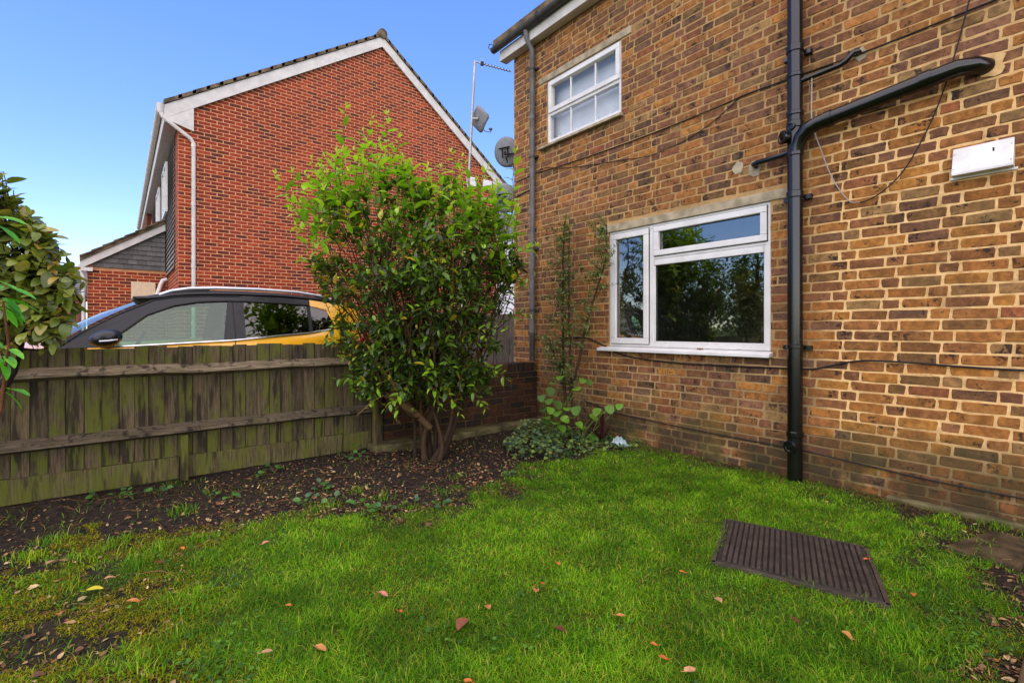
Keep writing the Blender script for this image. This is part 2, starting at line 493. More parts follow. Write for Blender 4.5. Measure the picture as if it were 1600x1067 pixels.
# driveway beyond the fence, a step higher than the garden
m = MB(); m.box(-60, 4.02, 4.965, 90, -0.5, 0.09); m.box(4.02, 60, 5.53, 90, -0.5, 0.089)
tag(m.build('driveway', M['drive']), kind='structure')
# garden path slabs in the near right corner
path = MB().box(2.35, 4.20, -2.4, -0.72, -0.06, 0.012).build('path', M['slab'])
tag(path, kind='structure')
for (x0, x1) in ((2.36, 2.92), (2.93, 3.40)):
    MB().box(x0, x1, -0.70, 0.20, -0.05, 0.022 + 0.006 * random.random()).build('slab', M['slab'], path, bevel=0.006)
MB().prism([(3.46, 0.30, -0.05), (3.98, 0.22, -0.05), (4.02, 0.44, -0.05), (3.52, 0.58, -0.05)], (0, 0, 0.075)).build('slab', M['slab'], path, bevel=0.006)
MB().prism([(3.42, -0.5, -0.05), (4.16, -0.5, -0.05), (4.14, 0.14, -0.05), (3.50, 0.22, -0.05)], (0, 0, 0.066)).build('slab', M['slab'], path, bevel=0.006)

# ================================================================== BRICKWORK
def brick_geom(u0, u1, z0, z1, O, U, N, dep, proud, detailed, jit):
    """one brick in a wall: outline on the face, chamfered, sunk 'dep' behind the face"""
    J = lambda: (random.random() - 0.5) * 2 * jit
    c = min(0.004 + random.random() * 0.005, (z1 - z0) * 0.2)
    if detailed:
        um = (u0 + u1) / 2 + J() * 4
        out = [(u0+c,z0),(um,z0+J()),(u1-c,z0),(u1,z0+c),(u1+J(),(z0+z1)/2),(u1,z1-c),(u1-c,z1),(um,z1+J()),(u0+c,z1),(u0,z1-c)]
        out = [(a + J(), b + J()) for a, b in out]
    else:
        out = [(u0 + J(), z0 + J()), (u1 + J(), z0 + J()), (u1 + J(), z1 + J()), (u0 + J(), z1 + J())]
    n = len(out); uc = (u0 + u1) / 2; zc = (z0 + z1) / 2
    pr = proud + J() * 0.6
    tilt_u = J() * 0.5 / max(u1 - u0, .05); tilt_z = J() * 0.5 / max(z1 - z0, .03)
    vs = []
    for ring in range(3):
        for (a, b) in out:
            if ring == 2:
                a2 = uc + (a - uc) * (1 - 2 * 0.004 / max(u1 - u0, 0.02)); b2 = zc + (b - zc) * (1 - 2 * 0.004 / max(z1 - z0, 0.02))
                d = pr + (a2 - uc) * tilt_u + (b2 - zc) * tilt_z
            else:
                a2, b2 = a, b; d = -dep if ring == 0 else pr - 0.003 + (a2 - uc) * tilt_u + (b2 - zc) * tilt_z
            vs.append((O[0] + U[0] * a2 + N[0] * d, O[1] + U[1] * a2 + N[1] * d, b2))
    fs = []
    flip = (U[0] * N[1] - U[1] * N[0]) > 0       # keep faces pointing outwards
    for r_ in range(2):
        for i in range(n):
            f = (r_*n+i, r_*n+(i+1)%n, (r_+1)*n+(i+1)%n, (r_+1)*n+i)
            fs.append(f[::-1] if flip else f)
    top = tuple(range(2*n, 3*n)); fs.append(top[::-1] if flip else top)
    return vs, fs

def clip_brick(u0, u1, z0, z1, openings):
    for (a0, a1, b0, b1) in openings:
        if u1 <= a0 or u0 >= a1 or z1 <= b0 or z0 >= b1: continue
        zc = (z0 + z1) / 2
        if b0 < zc < b1 or (z0 >= b0 and z1 <= b1):
            # brick runs beside the opening: cut in length
            if u0 < a0 and u1 > a1: return None
            if u0 < a0: u1 = a0 - 0.003
            elif u1 > a1: u0 = a1 + 0.003
            else: return None
        elif zc <= b0: z1 = b0 - 0.003
        else: z0 = b1 + 0.003
        if u1 - u0 < 0.025 or z1 - z0 < 0.02: return None
    return u0, u1, z0, z1

def brickwork(parent, mat, O, U, N, uA, uB, zA, zB, seq, joint, course, colour, shift, openings=(), keep=None,
              single=300, jit=0.0015, proud=0.006, piece='brick', rest='brick_courses', visible=None, detailed_all=False):
    """lay courses; the largest in the photograph become single bricks, the rest one joined part"""
    lst = []
    nrow = int((zB - zA) / course)
    for r_ in range(nrow):
        z0 = zA + r_ * course + joint / 2; z1 = z0 + course - joint
        period = sum(seq) + joint * len(seq)
        u = uA - shift(r_) % period - period; k = 0
        while u < uB:
            L = seq[k % len(seq)]; k += 1
            a, b = max(u, uA), min(u + L, uB); u += L + joint
            if b - a < 0.03: continue
            cb = clip_brick(a, b, z0, z1, openings)
            if cb is None: continue
            if keep and not keep(cb): continue
            lst.append(cb)
    A = np.array(lst); uc = (A[:, 0] + A[:, 1]) / 2; zc = (A[:, 2] + A[:, 3]) / 2
    px0, py0, d0 = to_px(O[0] + U[0] * A[:, 0], O[1] + U[1] * A[:, 0], zc)
    px1, py1, d1 = to_px(O[0] + U[0] * A[:, 1], O[1] + U[1] * A[:, 1], zc)
    area = np.abs(px1 - px0) * (A[:, 3] - A[:, 2]) * FPX / ((d0 + d1) / 2)
    pxc = (px0 + px1) / 2; pyc = (py0 + py1) / 2
    vis = (pxc > 0) & (pxc < 1600) & (pyc > 0) & (pyc < 1067)
    if visible is not None: vis &= visible(pxc, pyc)
    area = np.where(vis, area, 0)
    order = np.argsort(-area); chosen = set(int(i) for i in order[:single] if area[i] > 0)
    big = MB()
    for i, cb in enumerate(lst):
        col = colour(uc[i], zc[i])
        if i in chosen:
            vs, fs = brick_geom(*cb, O, U, N, 0.02, proud, True, jit)
            mb = MB(); mb.col = col; mb.add(vs, fs); mb.build(piece, mat, parent)
        else:
            vs, fs = brick_geom(*cb, O, U, N, 0.02, proud, detailed_all or area[i] > 110, jit)
            big.col = col; big.add(vs, fs)
    if big.v: tag(big.build(rest, mat, parent), kind='stuff')

def wall_slab(mb, O, U, N, uA, uB, zA, zB, thick, openings):
    """solid wall behind the bricks, left open where the openings are"""
    us = sorted({uA, uB} | {v for o in openings for v in o[:2]}); zs = sorted({zA, zB} | {v for o in openings for v in o[2:]})
    for i in range(len(us) - 1):
        run = None
        for j in range(len(zs) - 1):
            uc = (us[i] + us[i+1]) / 2; zc = (zs[j] + zs[j+1]) / 2
            if any(o[0] < uc < o[1] and o[2] < zc < o[3] for o in openings): continue
            p = [(O[0] + U[0]*u - N[0]*t, O[1] + U[1]*u - N[1]*t) for u, t in ((us[i],0),(us[i+1],0),(us[i+1],thick),(us[i],thick))]
            mb.prism([(a, b, zs[j]) for a, b in p], (0, 0, zs[j+1] - zs[j]))

# ================================================================== YELLOW STOCK-BRICK HOUSE
WX = 4.25                                   # garden face of the house
YE = 5.21                                   # far corner
house = thing('brick_house', (6.5, 0.6, 0), 'yellow stock brick house with white plastic windows and black soil pipe, facing the lawn', 'house')
LO = (1.80, 3.53, 1.00, 2.29)               # lower window opening (Y0,Y1,z0,z1)
UP = (3.36, 4.54, 3.56, 4.38)               # upper window
LL = (1.63, 3.71, 2.29, 2.372)              # lintels
UL = (3.22, 4.69, 4.38, 4.46)
wm = MB()
wall_slab(wm, (WX, 0), (0, 1), (-1, 0), -4.0, YE, -0.3, 5.16, 0.28, [LO, UP])
wm.prism([(WX + 0.28, YE, -0.3), (10.0, YE, -0.3), (10.0, YE, 5.16), (7.1, YE, 7.2), (WX + 0.28, YE, 5.16)], (0, -0.28, 0))
wm.box(9.72, 10.0, -4.0, YE - 0.28, -0.3, 5.16)
wm.box(WX + 0.28, 9.72, -4.0, -3.72, -0.3, 5.16)
wm.build('wall', M['mortar'], house)

STOCK = [(rgb(150, 102, 48), 30), (rgb(132, 90, 50), 28), (rgb(116, 80, 54), 24), (rgb(108, 76, 62), 16), (rgb(84, 68, 58), 9),
         (rgb(134, 112, 72), 14), (rgb(138, 82, 56), 5), (rgb(166, 116, 50), 10), (rgb(108, 86, 52), 10), (rgb(66, 56, 46), 3)]
_sc = [c for c, k in STOCK]; _sw = np.array([k for c, k in STOCK], float)
def stock_col(u, z):
    wgt = _sw.copy()
    if u < 1.45 and z < 2.6: wgt[0] *= 2.0; wgt[7] *= 2.2; wgt[3] *= 0.4; wgt[2] *= 0.6      # brighter stocks right of the pipe
    elif u > 1.5 and z < 0.95: wgt[6] *= 2.2; wgt[3] *= 1.8; wgt[0] *= 0.6; wgt[7] *= 0.5     # redder patch under the window
    elif z > 2.6: wgt[2] *= 1.4; wgt[3] *= 1.6
    if u > 4.5: wgt[2] *= 1.6; wgt[0] *= 0.6; wgt[4] *= 1.4
    c = random.choices(_sc, wgt)[0]
    m_ = (0.335, 0.148, 0.042) if (u < 1.45 and z < 2.7) else (0.290, 0.143, 0.056)
    c = [a_ * 0.72 + b_ * 0.28 for a_, b_ in zip(c[:3], m_)]
    f = 0.80 + 0.36 * random.random()
    return (c[0] * f * (0.95 + .1 * random.random()), c[1] * f, c[2] * f, 1)
brickwork(house, M['stock'], (WX, 0), (0, 1), (-1, 0), -0.62, YE - 0.004, 0.0, 5.10, [0.2133, 0.2133, 0.1008], 0.0122, 0.0752,
          stock_col, lambda r_: (r_ % 2) * 0.281 + random.random() * 0.03 + (0.05 if (r_ // 7) % 2 else 0), [LO, UP, LL, UL], single=300, jit=0.0034, proud=0.0034,
          visible=lambda px, py: ~((np.abs(px - 1245) < 16) | ((px < 960) & (py > 330)) | ((py > 800) & (px < 1480))))
# end wall bricks (seen from a step aside)
brickwork(house, M['stock'], (WX, YE), (1, 0), (0, 1), 0.006, 1.6, 0.0, 5.10, [0.215, 0.215, 0.1025], 0.0105, 0.0752,
          stock_col, lambda r_: (r_ % 2) * 0.281, single=0, jit=0.002, proud=0.0032, rest='end_wall_bricks')
# plinth course at the foot of the wall
MB().box(WX - 0.07, WX - 0.001, -0.6, 1.0, -0.1, 0.045).build('footing', M['footing'], house, bevel=0.012)

def lintel(o):
    mb = MB(); mb.box(WX - 0.012, WX + 0.10, o[0], o[1], o[2] + 0.001, o[3]); return mb.build('lintel', M['concrete'], house, bevel=0.004)
lintel(LL); lintel(UL)

def rect_ring(mb, x0, x1, y0, y1, z0, z1, t):
    mb.box(x0, x1, y0, y1, z0, z0 + t); mb.box(x0, x1, y0, y1, z1 - t, z1)
    mb.box(x0, x1, y0, y0 + t, z0 + t, z1 - t); mb.box(x0, x1, y1 - t, y1, z0 + t, z1 - t)
XF = WX + 0.012                              # front of the window frames
# --- lower window
wl = MB()
y0, y1, z0, z1 = LO; z0 += 0.03
fr = MB(); rect_ring(fr, XF, XF + 0.07, y0, y1, z0, z1, 0.045)
fr.box(XF + 0.001, XF + 0.069, 2.955, 3.005, z0 + 0.045, z1 - 0.045)          # mullion
fr.box(XF + 0.001, XF + 0.069, y0 + 0.045, 2.955, 1.93, 1.972)                # transom
win = fr.build('window', M['upvc'], house, bevel=0.004)
sash = MB(); rect_ring(sash, XF - 0.016, XF + 0.05, 3.012, y1 - 0.03, z0 + 0.028, z1 - 0.03, 0.062); sash.build('sash', M['upvc'], win, bevel=0.006)
sash = MB(); rect_ring(sash, XF - 0.020, XF + 0.05, y0 + 0.03, 2.945, 1.962, z1 - 0.03, 0.055); sash.build('sash', M['upvc'], win, bevel=0.006)
bead = MB(); rect_ring(bead, XF + 0.006, XF + 0.045, y0 + 0.0455, 2.9545, z0 + 0.0455, 1.9295, 0.016); bead.build('glazing_bead', M['upvc'], win, bevel=0.003)
MB().box(XF - 0.008, XF + 0.03, y0 + 0.062, 2.938, 1.868, 1.913).build('trickle_vent', M['upvc'], win, bevel=0.004)
gap = MB(); rect_ring(gap, XF - 0.003, XF + 0.001, y0 + 0.024, 2.951, 1.955, z1 - 0.024, 0.006); rect_ring(gap, XF - 0.003, XF + 0.001, 3.006, y1 - 0.024, z0 + 0.022, z1 - 0.024, 0.006)
gap.build('gasket', M['trim'], win)
for a in ((3.075, y1 - 0.093, z0 + 0.091, z1 - 0.093), (y0 + 0.086, 2.889, 2.018, z1 - 0.086), (y0 + 0.062, 2.938, z0 + 0.062, 1.913)):
    MB().box(XF + 0.022, XF + 0.026, a[0] - 0.004, a[1] + 0.004, a[2] - 0.004, a[3] + 0.004).build('pane', M['glass'], win)
    gk = MB(); rect_ring(gk, XF + 0.016, XF + 0.0215, a[0], a[1], a[2], a[3], 0.006); gk.build('gasket', M['trim'], win)
sl = MB(); sl.prism([(XF + 0.02, y0 - 0.02, 1.029), (XF + 0.02, y0 - 0.02, 0.985), (WX - 0.082, y0 - 0.02, 0.975), (WX - 0.082, y0 - 0.02, 1.004)], (0, y1 - y0 + 0.13, 0))
sl.build('sill', M['upvc'], win, bevel=0.004)
for yy in (2.05, 2.35, 2.72, 3.30):
    MB().box(XF - 0.006, XF + 0.0, yy, yy + 0.03, 1.044, 1.052).build('drain_cap', M['whitebox'], win)
# --- upper window
y0, y1, z0, z1 = UP; z0 += 0.02
fr = MB(); rect_ring(fr, XF, XF + 0.07, y0, y1, z0, z1, 0.04)
zt = 3.955
fr.box(XF + 0.001, XF + 0.069, y0 + 0.04, y1 - 0.04, zt - 0.03, zt + 0.012)
for k in (1, 2):
    yy = y0 + (y1 - y0) * k / 3.0
    fr.box(XF + 0.012, XF + 0.035, yy - 0.009, yy + 0.009, z0 + 0.04, zt - 0.03)
uw = fr.build('window', M['upvc'], house, bevel=0.004)
sash = MB(); rect_ring(sash, XF - 0.018, XF + 0.05, y0 + 0.022, y1 - 0.022, zt + 0.006, z1 - 0.022, 0.056)
for k in (1, 2):
    yy = y0 + (y1 - y0) * k / 3.0
    sash.box(XF + 0.008, XF + 0.035, yy - 0.009, yy + 0.009, zt + 0.062, z1 - 0.078)
sash.build('sash', M['upvc'], uw, bevel=0.005)
ed = [y0 + 0.04, y0 + (y1 - y0) / 3, y0 + (y1 - y0) * 2 / 3, y1 - 0.04]
for k in range(3):
    MB().box(XF + 0.020, XF + 0.024, ed[k] + 0.005, ed[k+1] - 0.005, z0 + 0.036, zt - 0.026).build('pane', M['clearglass'], uw)
    MB().box(XF + 0.020, XF + 0.024, max(ed[k], y0 + 0.072) + 0.005, min(ed[k+1], y1 - 0.072) - 0.005, zt + 0.058, z1 - 0.074).build('pane', M['clearglass'], uw)
us_ = MB(); us_.prism([(XF + 0.02, y0 - 0.03, z0), (XF + 0.02, y0 - 0.03, z0 - 0.052), (WX - 0.06, y0 - 0.03, z0 - 0.056), (WX - 0.06, y0 - 0.03, z0 - 0.026)], (0, y1 - y0 + 0.16, 0))
us_.build('sill', M['concrete'], uw, bevel=0.004)
# net blind and ornaments on the inner sill
MB().box(XF + 0.150, XF + 0.155, y0, y1, z0, z1).build('net_curtain', M['net'], house)
MB().box(XF + 0.071, XF + 0.149, y0, y1, z0 - 0.02, z0 + 0.015).build('inner_sill', M['upvc'], house)
for i, (yy, s) in enumerate(((3.45, .10), (3.52, .075), (3.60, .085), (3.80, .10), (3.90, .09), (3.99, .07), (4.13, .08), (4.24, .07), (4.36, .085), (4.44, .07))):
    mb = MB(); zz = z0 + 0.016
    mb.lathe((XF + 0.105, yy, zz), (0, 0, 1), [(s*.32, 0), (s*.40, s*.12), (s*.34, s*.45), (s*.2, s*.8), (s*.13, s*.95), (s*.16, s*1.1), (s*.10, s*1.3), (0.002, s*1.36)], 12)
    tag(mb.build('ornament', M['porcelain'], smooth=True, origin=(XF + 0.105, yy, zz)), 'small white porcelain ornament on the sill of the upper window', 'ornament', 'ornaments on the upper window sill')
# rooms behind the windows
def room(o, zf, zc, depth, ya, yb):
    mb = MB(); xa, xb = WX + 0.285, WX + depth
    mb.box(xb, xb + 0.02, ya, yb, zf, zc); mb.box(xa, xb, ya - 0.02, ya, zf, zc); mb.box(xa, xb, yb, yb + 0.02, zf, zc)
    mb.box(xa, xb, ya, yb, zf - 0.02, zf); mb.box(xa, xb, ya, yb, zc, zc + 0.02)
    mb.build('room', M['room'], house)
room(LO, 0.25, 2.62, 3.6, 0.9, 4.2)
room(UP, 2.9, 5.05, 3.2, 2.6, 4.9)
# eaves: fascia, gutter, roof
MB().box(WX - 0.13, WX - 0.008, -4.0, YE + 0.16, 4.945, 5.09).build('fascia', M['white'], house, bevel=0.006)
gt = MB(); gp = []
for k in range(9):
    th = math.pi + math.pi * k / 8
    gp.append((WX - 0.185 + 0.055 * math.cos(th), 5.125 + 0.055 * math.sin(th)))
gp += [(a + (0.004 if i == 0 else -0.004), b) for i, (a, b) in enumerate(((gp[-1][0] - 0.004, 5.13), (gp[0][0] + 0.004, 5.13)))]
gt.prism([(a, -4.0, b) for a, b in gp[:9]], (0, 4.0 + YE + 0.24, 0))
for yy in np.arange(-3.6, 5.4, 0.9):
    gt.tube([(WX - 0.185, yy, 5.125), (WX - 0.185, yy + 0.03, 5.125)], 0.063, 14)
gut = gt.build('gutter', M['gutter'], house, smooth=True)
MB().tube([(WX - 0.2, 5.40, 5.14), (WX - 0.22, 5.44, 5.19), (WX - 0.22, 5.49, 5.21), (WX - 0.21, 5.52, 5.18), (WX - 0.21, 5.50, 5.155)], 0.006, 6).build('wire_hook', M['cable'], gut)
rf = MB(); rf.prism([(WX - 0.20, -4.1, 5.165), (7.1, -4.1, 7.22), (10.2, -4.1, 5.0), (10.2, -4.1, 5.1), (7.1, -4.1, 7.34), (WX - 0.20, -4.1, 5.24)], (0, 4.1 + YE + 0.22, 0))
rf.build('roof', M['rooftile'], house)
# grey rainwater downpipe by the corner
px_, py_ = WX - 0.06, 4.762
dp = MB(); dp.tube([(WX - 0.17, py_, 5.08), (WX - 0.15, py_, 4.97), (px_, py_, 4.86), (px_, py_, 1.16)], 0.034, 14)
d_ = dp.build('downpipe', M['greypipe'], house, smooth=True)
MB().tube([(px_, py_, 1.17), (px_, py_, 0.80)], 0.037, 14).build('shoe', M['gutter'], d_, smooth=True)
for zz in (4.60, 3.45, 2.25, 1.45):
    mb = MB(); mb.tube([(px_, py_, zz), (px_, py_, zz + 0.03)], 0.042, 14); mb.box(px_ + 0.02, WX - 0.001, py_ - 0.07, py_ + 0.07, zz + 0.002, zz + 0.026); mb.build('bracket', M['gutter'], d_)
for zz in (3.95, 2.72): MB().tube([(px_, py_, zz), (px_, py_, zz + 0.06)], 0.038, 14).build('collar', M['greypipe'], d_, smooth=True)
# black soil pipe with branch
sx, sy = WX - 0.085, 1.578
sp = MB(); sp.tube([(sx, sy, -0.05), (sx, sy, 5.6)], 0.055, 24); soil = sp.build('soil_pipe', M['blackpipe'], house, smooth=True)
for zz, hh in ((3.40, .055), (3.20, .03), (2.90, .03), (2.80, .05), (2.58, .03), (2.25, .05), (1.06, .03), (0.36, .04)):
    MB().lathe((sx, sy, zz), (0, 0, 1), [(0.056, 0), (0.0625, .006), (0.0625, hh), (0.056, hh + .006)], 24).build('collar', M['blackpipe'], soil, smooth=True)
for zz in (3.38, 2.24, 1.05):
    MB().box(sx + 0.03, WX - 0.001, sy - 0.10, sy - 0.05, zz, zz + 0.035).build('bracket', M['blackpipe'], soil); MB().box(sx + 0.03, WX - 0.001, sy + 0.05, sy + 0.10, zz, zz + 0.035).build('bracket', M['blackpipe'], soil)
bp = [(sx, sy, 2.58), (sx - .004, sy - .012, 2.655), (sx - .012, sy - .045, 2.72), (sx - .018, sy - .10, 2.765), (sx - .02, sy - .17, 2.787), (sx - .02, 0.72, 2.862), (sx - .012, 0.62, 2.875), (sx + 0.02, 0.545, 2.875), (sx + 0.10, 0.50, 2.87)]
br = MB().tube(bp, 0.054, 20).build('branch', M['blackpipe'], soil, smooth=True)
for (a, b) in (((sx - .02, 1.36, 2.791), (sx - .02, 1.31, 2.7965)), ((sx - .02, 0.80, 2.854), (sx - .02, 0.735, 2.861))):
    MB().tube([a, b], 0.061, 20).build('collar', M['blackpipe'], br, smooth=True)
for zz, dy in ((2.735, 0.06), (0.29, 0.02)):
    MB().lathe((sx - 0.035, sy + dy - 0.02, zz), (-0.8, 0.6, 0) if dy > .03 else (-1, 0.12, 0), [(0.042, 0), (0.045, 0.03), (0.052, 0.035), (0.052, 0.05), (0.035, 0.053), (0.03, 0.047), (0.012, 0.047), (0.01, 0.06)], 20).build('access_cap', M['blackpipe'], soil, smooth=True)
MB().lathe((sx - 0.05, sy + 0.002, 2.81), (-1, 0.1, 0), [(0.03, 0), (0.03, 0.022), (0.02, 0.024), (0.019, 0.014)], 18).build('boss', M['blackpipe'], soil, smooth=True)
MB().tube([(sx, sy - 0.03, 3.165), (WX - 0.07, 1.45, 3.175), (WX - 0.065, 1.27, 3.185), (WX - 0.065, 1.235, 3.20), (WX - 0.065, 1.19, 3.245), (WX - 0.05, 1.17, 3.25), (WX + 0.05, 1.17, 3.25)], 0.02, 12).build('waste_pipe', M['blackpipe'], soil, smooth=True)
MB().tube([(sx, sy + 0.03, 2.625), (WX - 0.07, 1.70, 2.622), (WX - 0.065, 1.88, 2.618), (WX - 0.05, 1.915, 2.616), (WX + 0.05, 1.925, 2.612)], 0.022, 12).build('waste_pipe', M['blackpipe'], soil, smooth=True)
# rough mortar patches where pipes were cut in
for (yy, zz, s) in ((1.93, 2.59, .07), (2.07, 2.635, .06), (0.475, 2.87, .082), (1.16, 3.235, .05)):
    mb = MB(); pts = []
    for k in range(14):
        th = 2 * math.pi * k / 14; rr = s * (0.8 + 0.4 * random.random())
        pts.append((WX - 0.0085, yy + rr * math.cos(th) * 0.8, zz + rr * math.sin(th)))
    mb.prism(pts, (0.012, 0, 0)); mb.build('mortar_patch', M['concrete'] if s < .08 else M['mortar'], house)
# white vent cover
mb = MB(); mb.prism([(WX - 0.012, 0.37, 2.385), (WX - 0.004, 0.37, 2.385), (WX - 0.004, 0.37, 2.20), (WX - 0.075, 0.37, 2.20), (WX - 0.075, 0.37, 2.215)], (0, 0.28, 0))
vc = mb.build('vent_cover', M['whitebox'], house, bevel=0.003)
mb = MB(); mb.box(WX - 0.016, WX - 0.009, 0.355, 0.665, 2.186, 2.20); mb.build('flange', M['whitebox'], vc)
for yy in (0.38, 0.64):
    for zz in (2.24, 2.345): MB().lathe((WX - 0.012 - (2.385 - zz) * .37, yy, zz), (-1, 0, .3), [(0.004, 0), (0.004, 0.003), (0.001, 0.004)], 8).build('rivet', M['galv'], vc)
MB().box(WX - 0.0375, WX - 0.034, 0.455, 0.463, 2.315, 2.34).build('chip', M['cable'], vc)
# cables
def cable(pts, r, mat, name='cable'):
    P = [Vector(p) for p in pts]; out = []
    for i in range(len(P) - 1):
        p0 = P[max(i-1, 0)]; p1 = P[i]; p2 = P[i+1]; p3 = P[min(i+2, len(P)-1)]
        for k in range(6):
            t = k / 6
            out.append(0.5 * ((2*p1) + (p2-p0)*t + (2*p0-5*p1+4*p2-p3)*t*t + (3*p1-p0-3*p2+p3)*t*t*t))
    out.append(P[-1])
    return MB().tube(out, r, 6).build(name, M[mat], house, smooth=True)
cx = WX - 0.014
cable([(cx, 5.16, 3.235), (cx, 4.85, 3.25), (cx - .05, 4.76, 3.25), (cx, 4.66, 3.25), (cx, 4.0, 3.225), (cx, 3.1, 3.215), (cx, 2.3, 3.235), (cx, 2.0, 3.255), (cx, 1.70, 3.25), (cx, 1.45, 3.245), (cx, 1.1, 3.24), (cx, 0.45, 3.26), (cx, -0.6, 3.29)], 0.006, 'cable')
cable([(cx, 4.72, 3.27), (cx, 4.55, 3.28), (cx, 4.3, 3.21), (cx, 3.9, 3.13), (cx, 3.4, 3.06), (cx, 3.0, 3.00), (cx, 2.6, 3.03), (cx, 2.3, 3.12), (cx, 2.06, 3.245)], 0.004, 'cable')
cable([(cx, 5.16, 3.03), (cx, 4.85, 3.07), (cx, 4.80, 3.08)], 0.007, 'cable')
cable([(cx, 4.3, 1.10), (cx, 3.9, 1.12), (cx, 3.62, 1.04), (cx, 3.3, 0.93), (cx, 2.72, 0.885), (cx, 2.1, 0.885), (cx, 1.66, 0.895), (cx, 1.45, 0.905), (cx, 1.2, 0.975), (cx, 0.95, 0.985), (cx, 0.6, 0.97), (cx, 0.3, 0.965), (cx, -0.6, 0.97)], 0.0072, 'cable')
cable([(cx, 3.9, 0.38), (cx, 3.43, 0.30), (cx, 2.8, 0.27), (cx, 2.2, 0.255), (cx, 1.66, 0.25), (cx, 1.2, 0.225), (cx, 0.77, 0.20), (cx, 0.2, 0.19), (cx, -0.6, 0.18)], 0.0055, 'cable')
cable([(cx - .01, 0.52, 3.75), (cx - .01, 0.56, 3.38), (cx - .01, 0.66, 2.92), (cx - .01, 0.76, 2.60), (cx - .01, 0.90, 2.32), (cx - .01, 1.03, 2.19), (cx - .01, 1.13, 2.145), (cx - .01, 1.16, 2.147)], 0.0045, 'cable')
cable([(cx - .01, 1.16, 2.147), (cx - .01, 1.23, 2.17), (cx - .02, 1.33, 2.35), (cx - .03, 1.41, 2.6), (cx - .10, 1.445, 2.8), (cx - .08, 1.455, 3.05), (cx - .06, 1.46, 3.19)], 0.0042, 'greycable')

# ================================================================== RED GABLE HOUSE
RY = 11.75
red = thing('gabled_house', (5.0, 18.0, 0.09), 'red brick gabled house with white bargeboards and white downpipe, beyond the fence', 'house')
EL, AP, ER = (0.66, 5.74), (5.20, 8.80), (9.22, 5.72)          # roof edge: left eave, apex, right eave
def rake(x):
    if x < AP[0]: return EL[1] + (AP[1] - EL[1]) * (x - EL[0]) / (AP[0] - EL[0])
    return AP[1] + (ER[1] - AP[1]) * (x - AP[0]) / (ER[0] - AP[0])
XL, XR, RL = 0.90, 9.0, 15.0
mb = MB()
mb.prism([(XL, RY, -0.1), (XR, RY, -0.1), (XR, RY, rake(XR) - 0.2), (AP[0], RY, AP[1] - 0.2), (XL, RY, rake(XL) - 0.2)], (0, 0.25, 0))
mb.box(XL, XL + 0.25, RY + 0.25, RY + RL, -0.1, 5.56); mb.box(XR - 0.25, XR, RY + 0.25, RY + RL, -0.1, 5.56)
mb.prism([(XL + .25, RY + RL, -0.1), (XR - .25, RY + RL, -0.1), (XR - .25, RY + RL, 5.56), (AP[0], RY + RL, AP[1] - 0.3), (XL + .25, RY + RL, 5.56)], (0, -0.25, 0))
mb.build('wall', M['redmortar'], red)
REDC = [(rgb(140, 54, 34), 12), (rgb(128, 48, 32), 10), (rgb(112, 46, 34), 7), (rgb(92, 42, 34), 5), (rgb(152, 62, 38), 4)]
def red_col(u, z):
    c = random.choices([a for a, b in REDC], [b for a, b in REDC])[0]; f = 0.88 + 0.24 * random.random()
    return (c[0] * f, c[1] * f, c[2] * f, 1)
brickwork(red, M['red'], (XL, RY), (1, 0), (0, -1), 0.002, XR - XL - 0.002, 0.09, 8.75, [0.2135], 0.012, 0.075, red_col,
          lambda r_: (r_ % 2) * 0.1128, keep=lambda c: c[3] < min(rake(XL + c[0]), rake(XL + c[1])) - 0.22, single=300, jit=0.0008, proud=0.002,
          visible=lambda px, py: (py < 440) & (px < 470))
brickwork(red, M['red'], (XL, RY), (0, 1), (-1, 0), 0.002, RL, 0.09, 5.56, [0.2135], 0.012, 0.075, red_col,
          lambda r_: (r_ % 2) * 0.1128, keep=lambda c: c[0] < 0.62 or c[2] < 2.45, single=0, jit=0.0008, proud=0.002, rest='side_wall_bricks')
# bargeboards, verge tiles, ridge
def sloped(p, q, lo, hi, ya, yb):
    return [(p[0], ya, p[1] + lo), (q[0], ya, q[1] + lo), (q[0], ya, q[1] + hi), (p[0], ya, p[1] + hi)], (0, yb - ya, 0)
for P, Q in ((EL, AP), (AP, ER)):
    mb = MB(); mb.prism(*sloped(P, Q, -0.385, -0.125, RY - 0.07, RY - 0.035)); bb = mb.build('bargeboard', M['white'], red)
    mb = MB(); mb.prism(*sloped(P, Q, -0.36, -0.17, RY - 0.034, RY - 0.001)); mb.build('backing_board', M['soffit'], bb)
for sx_, P in ((1, (EL[0], EL[1])), (-1, (ER[0], ER[1]))):
    mb = MB(); x0, z0 = P
    mb.prism([(x0, RY - 0.066, z0 - 0.38), (x0 + sx_ * .50, RY - 0.066, z0 - 0.52), (x0 + sx_ * .50, RY - 0.066, z0 - 0.03), (x0, RY - 0.066, z0 - 0.30)], (0, 0.03, 0))
    mb.build('box_end', M['white'], red)
mb = MB()
for P, Q in ((EL, AP), (AP, ER)):
    mb.prism(*sloped(P, Q, -0.118, -0.03, RY + 0.10, RY + RL + 0.1))
mb.build('roof', M['rooftile'], red)
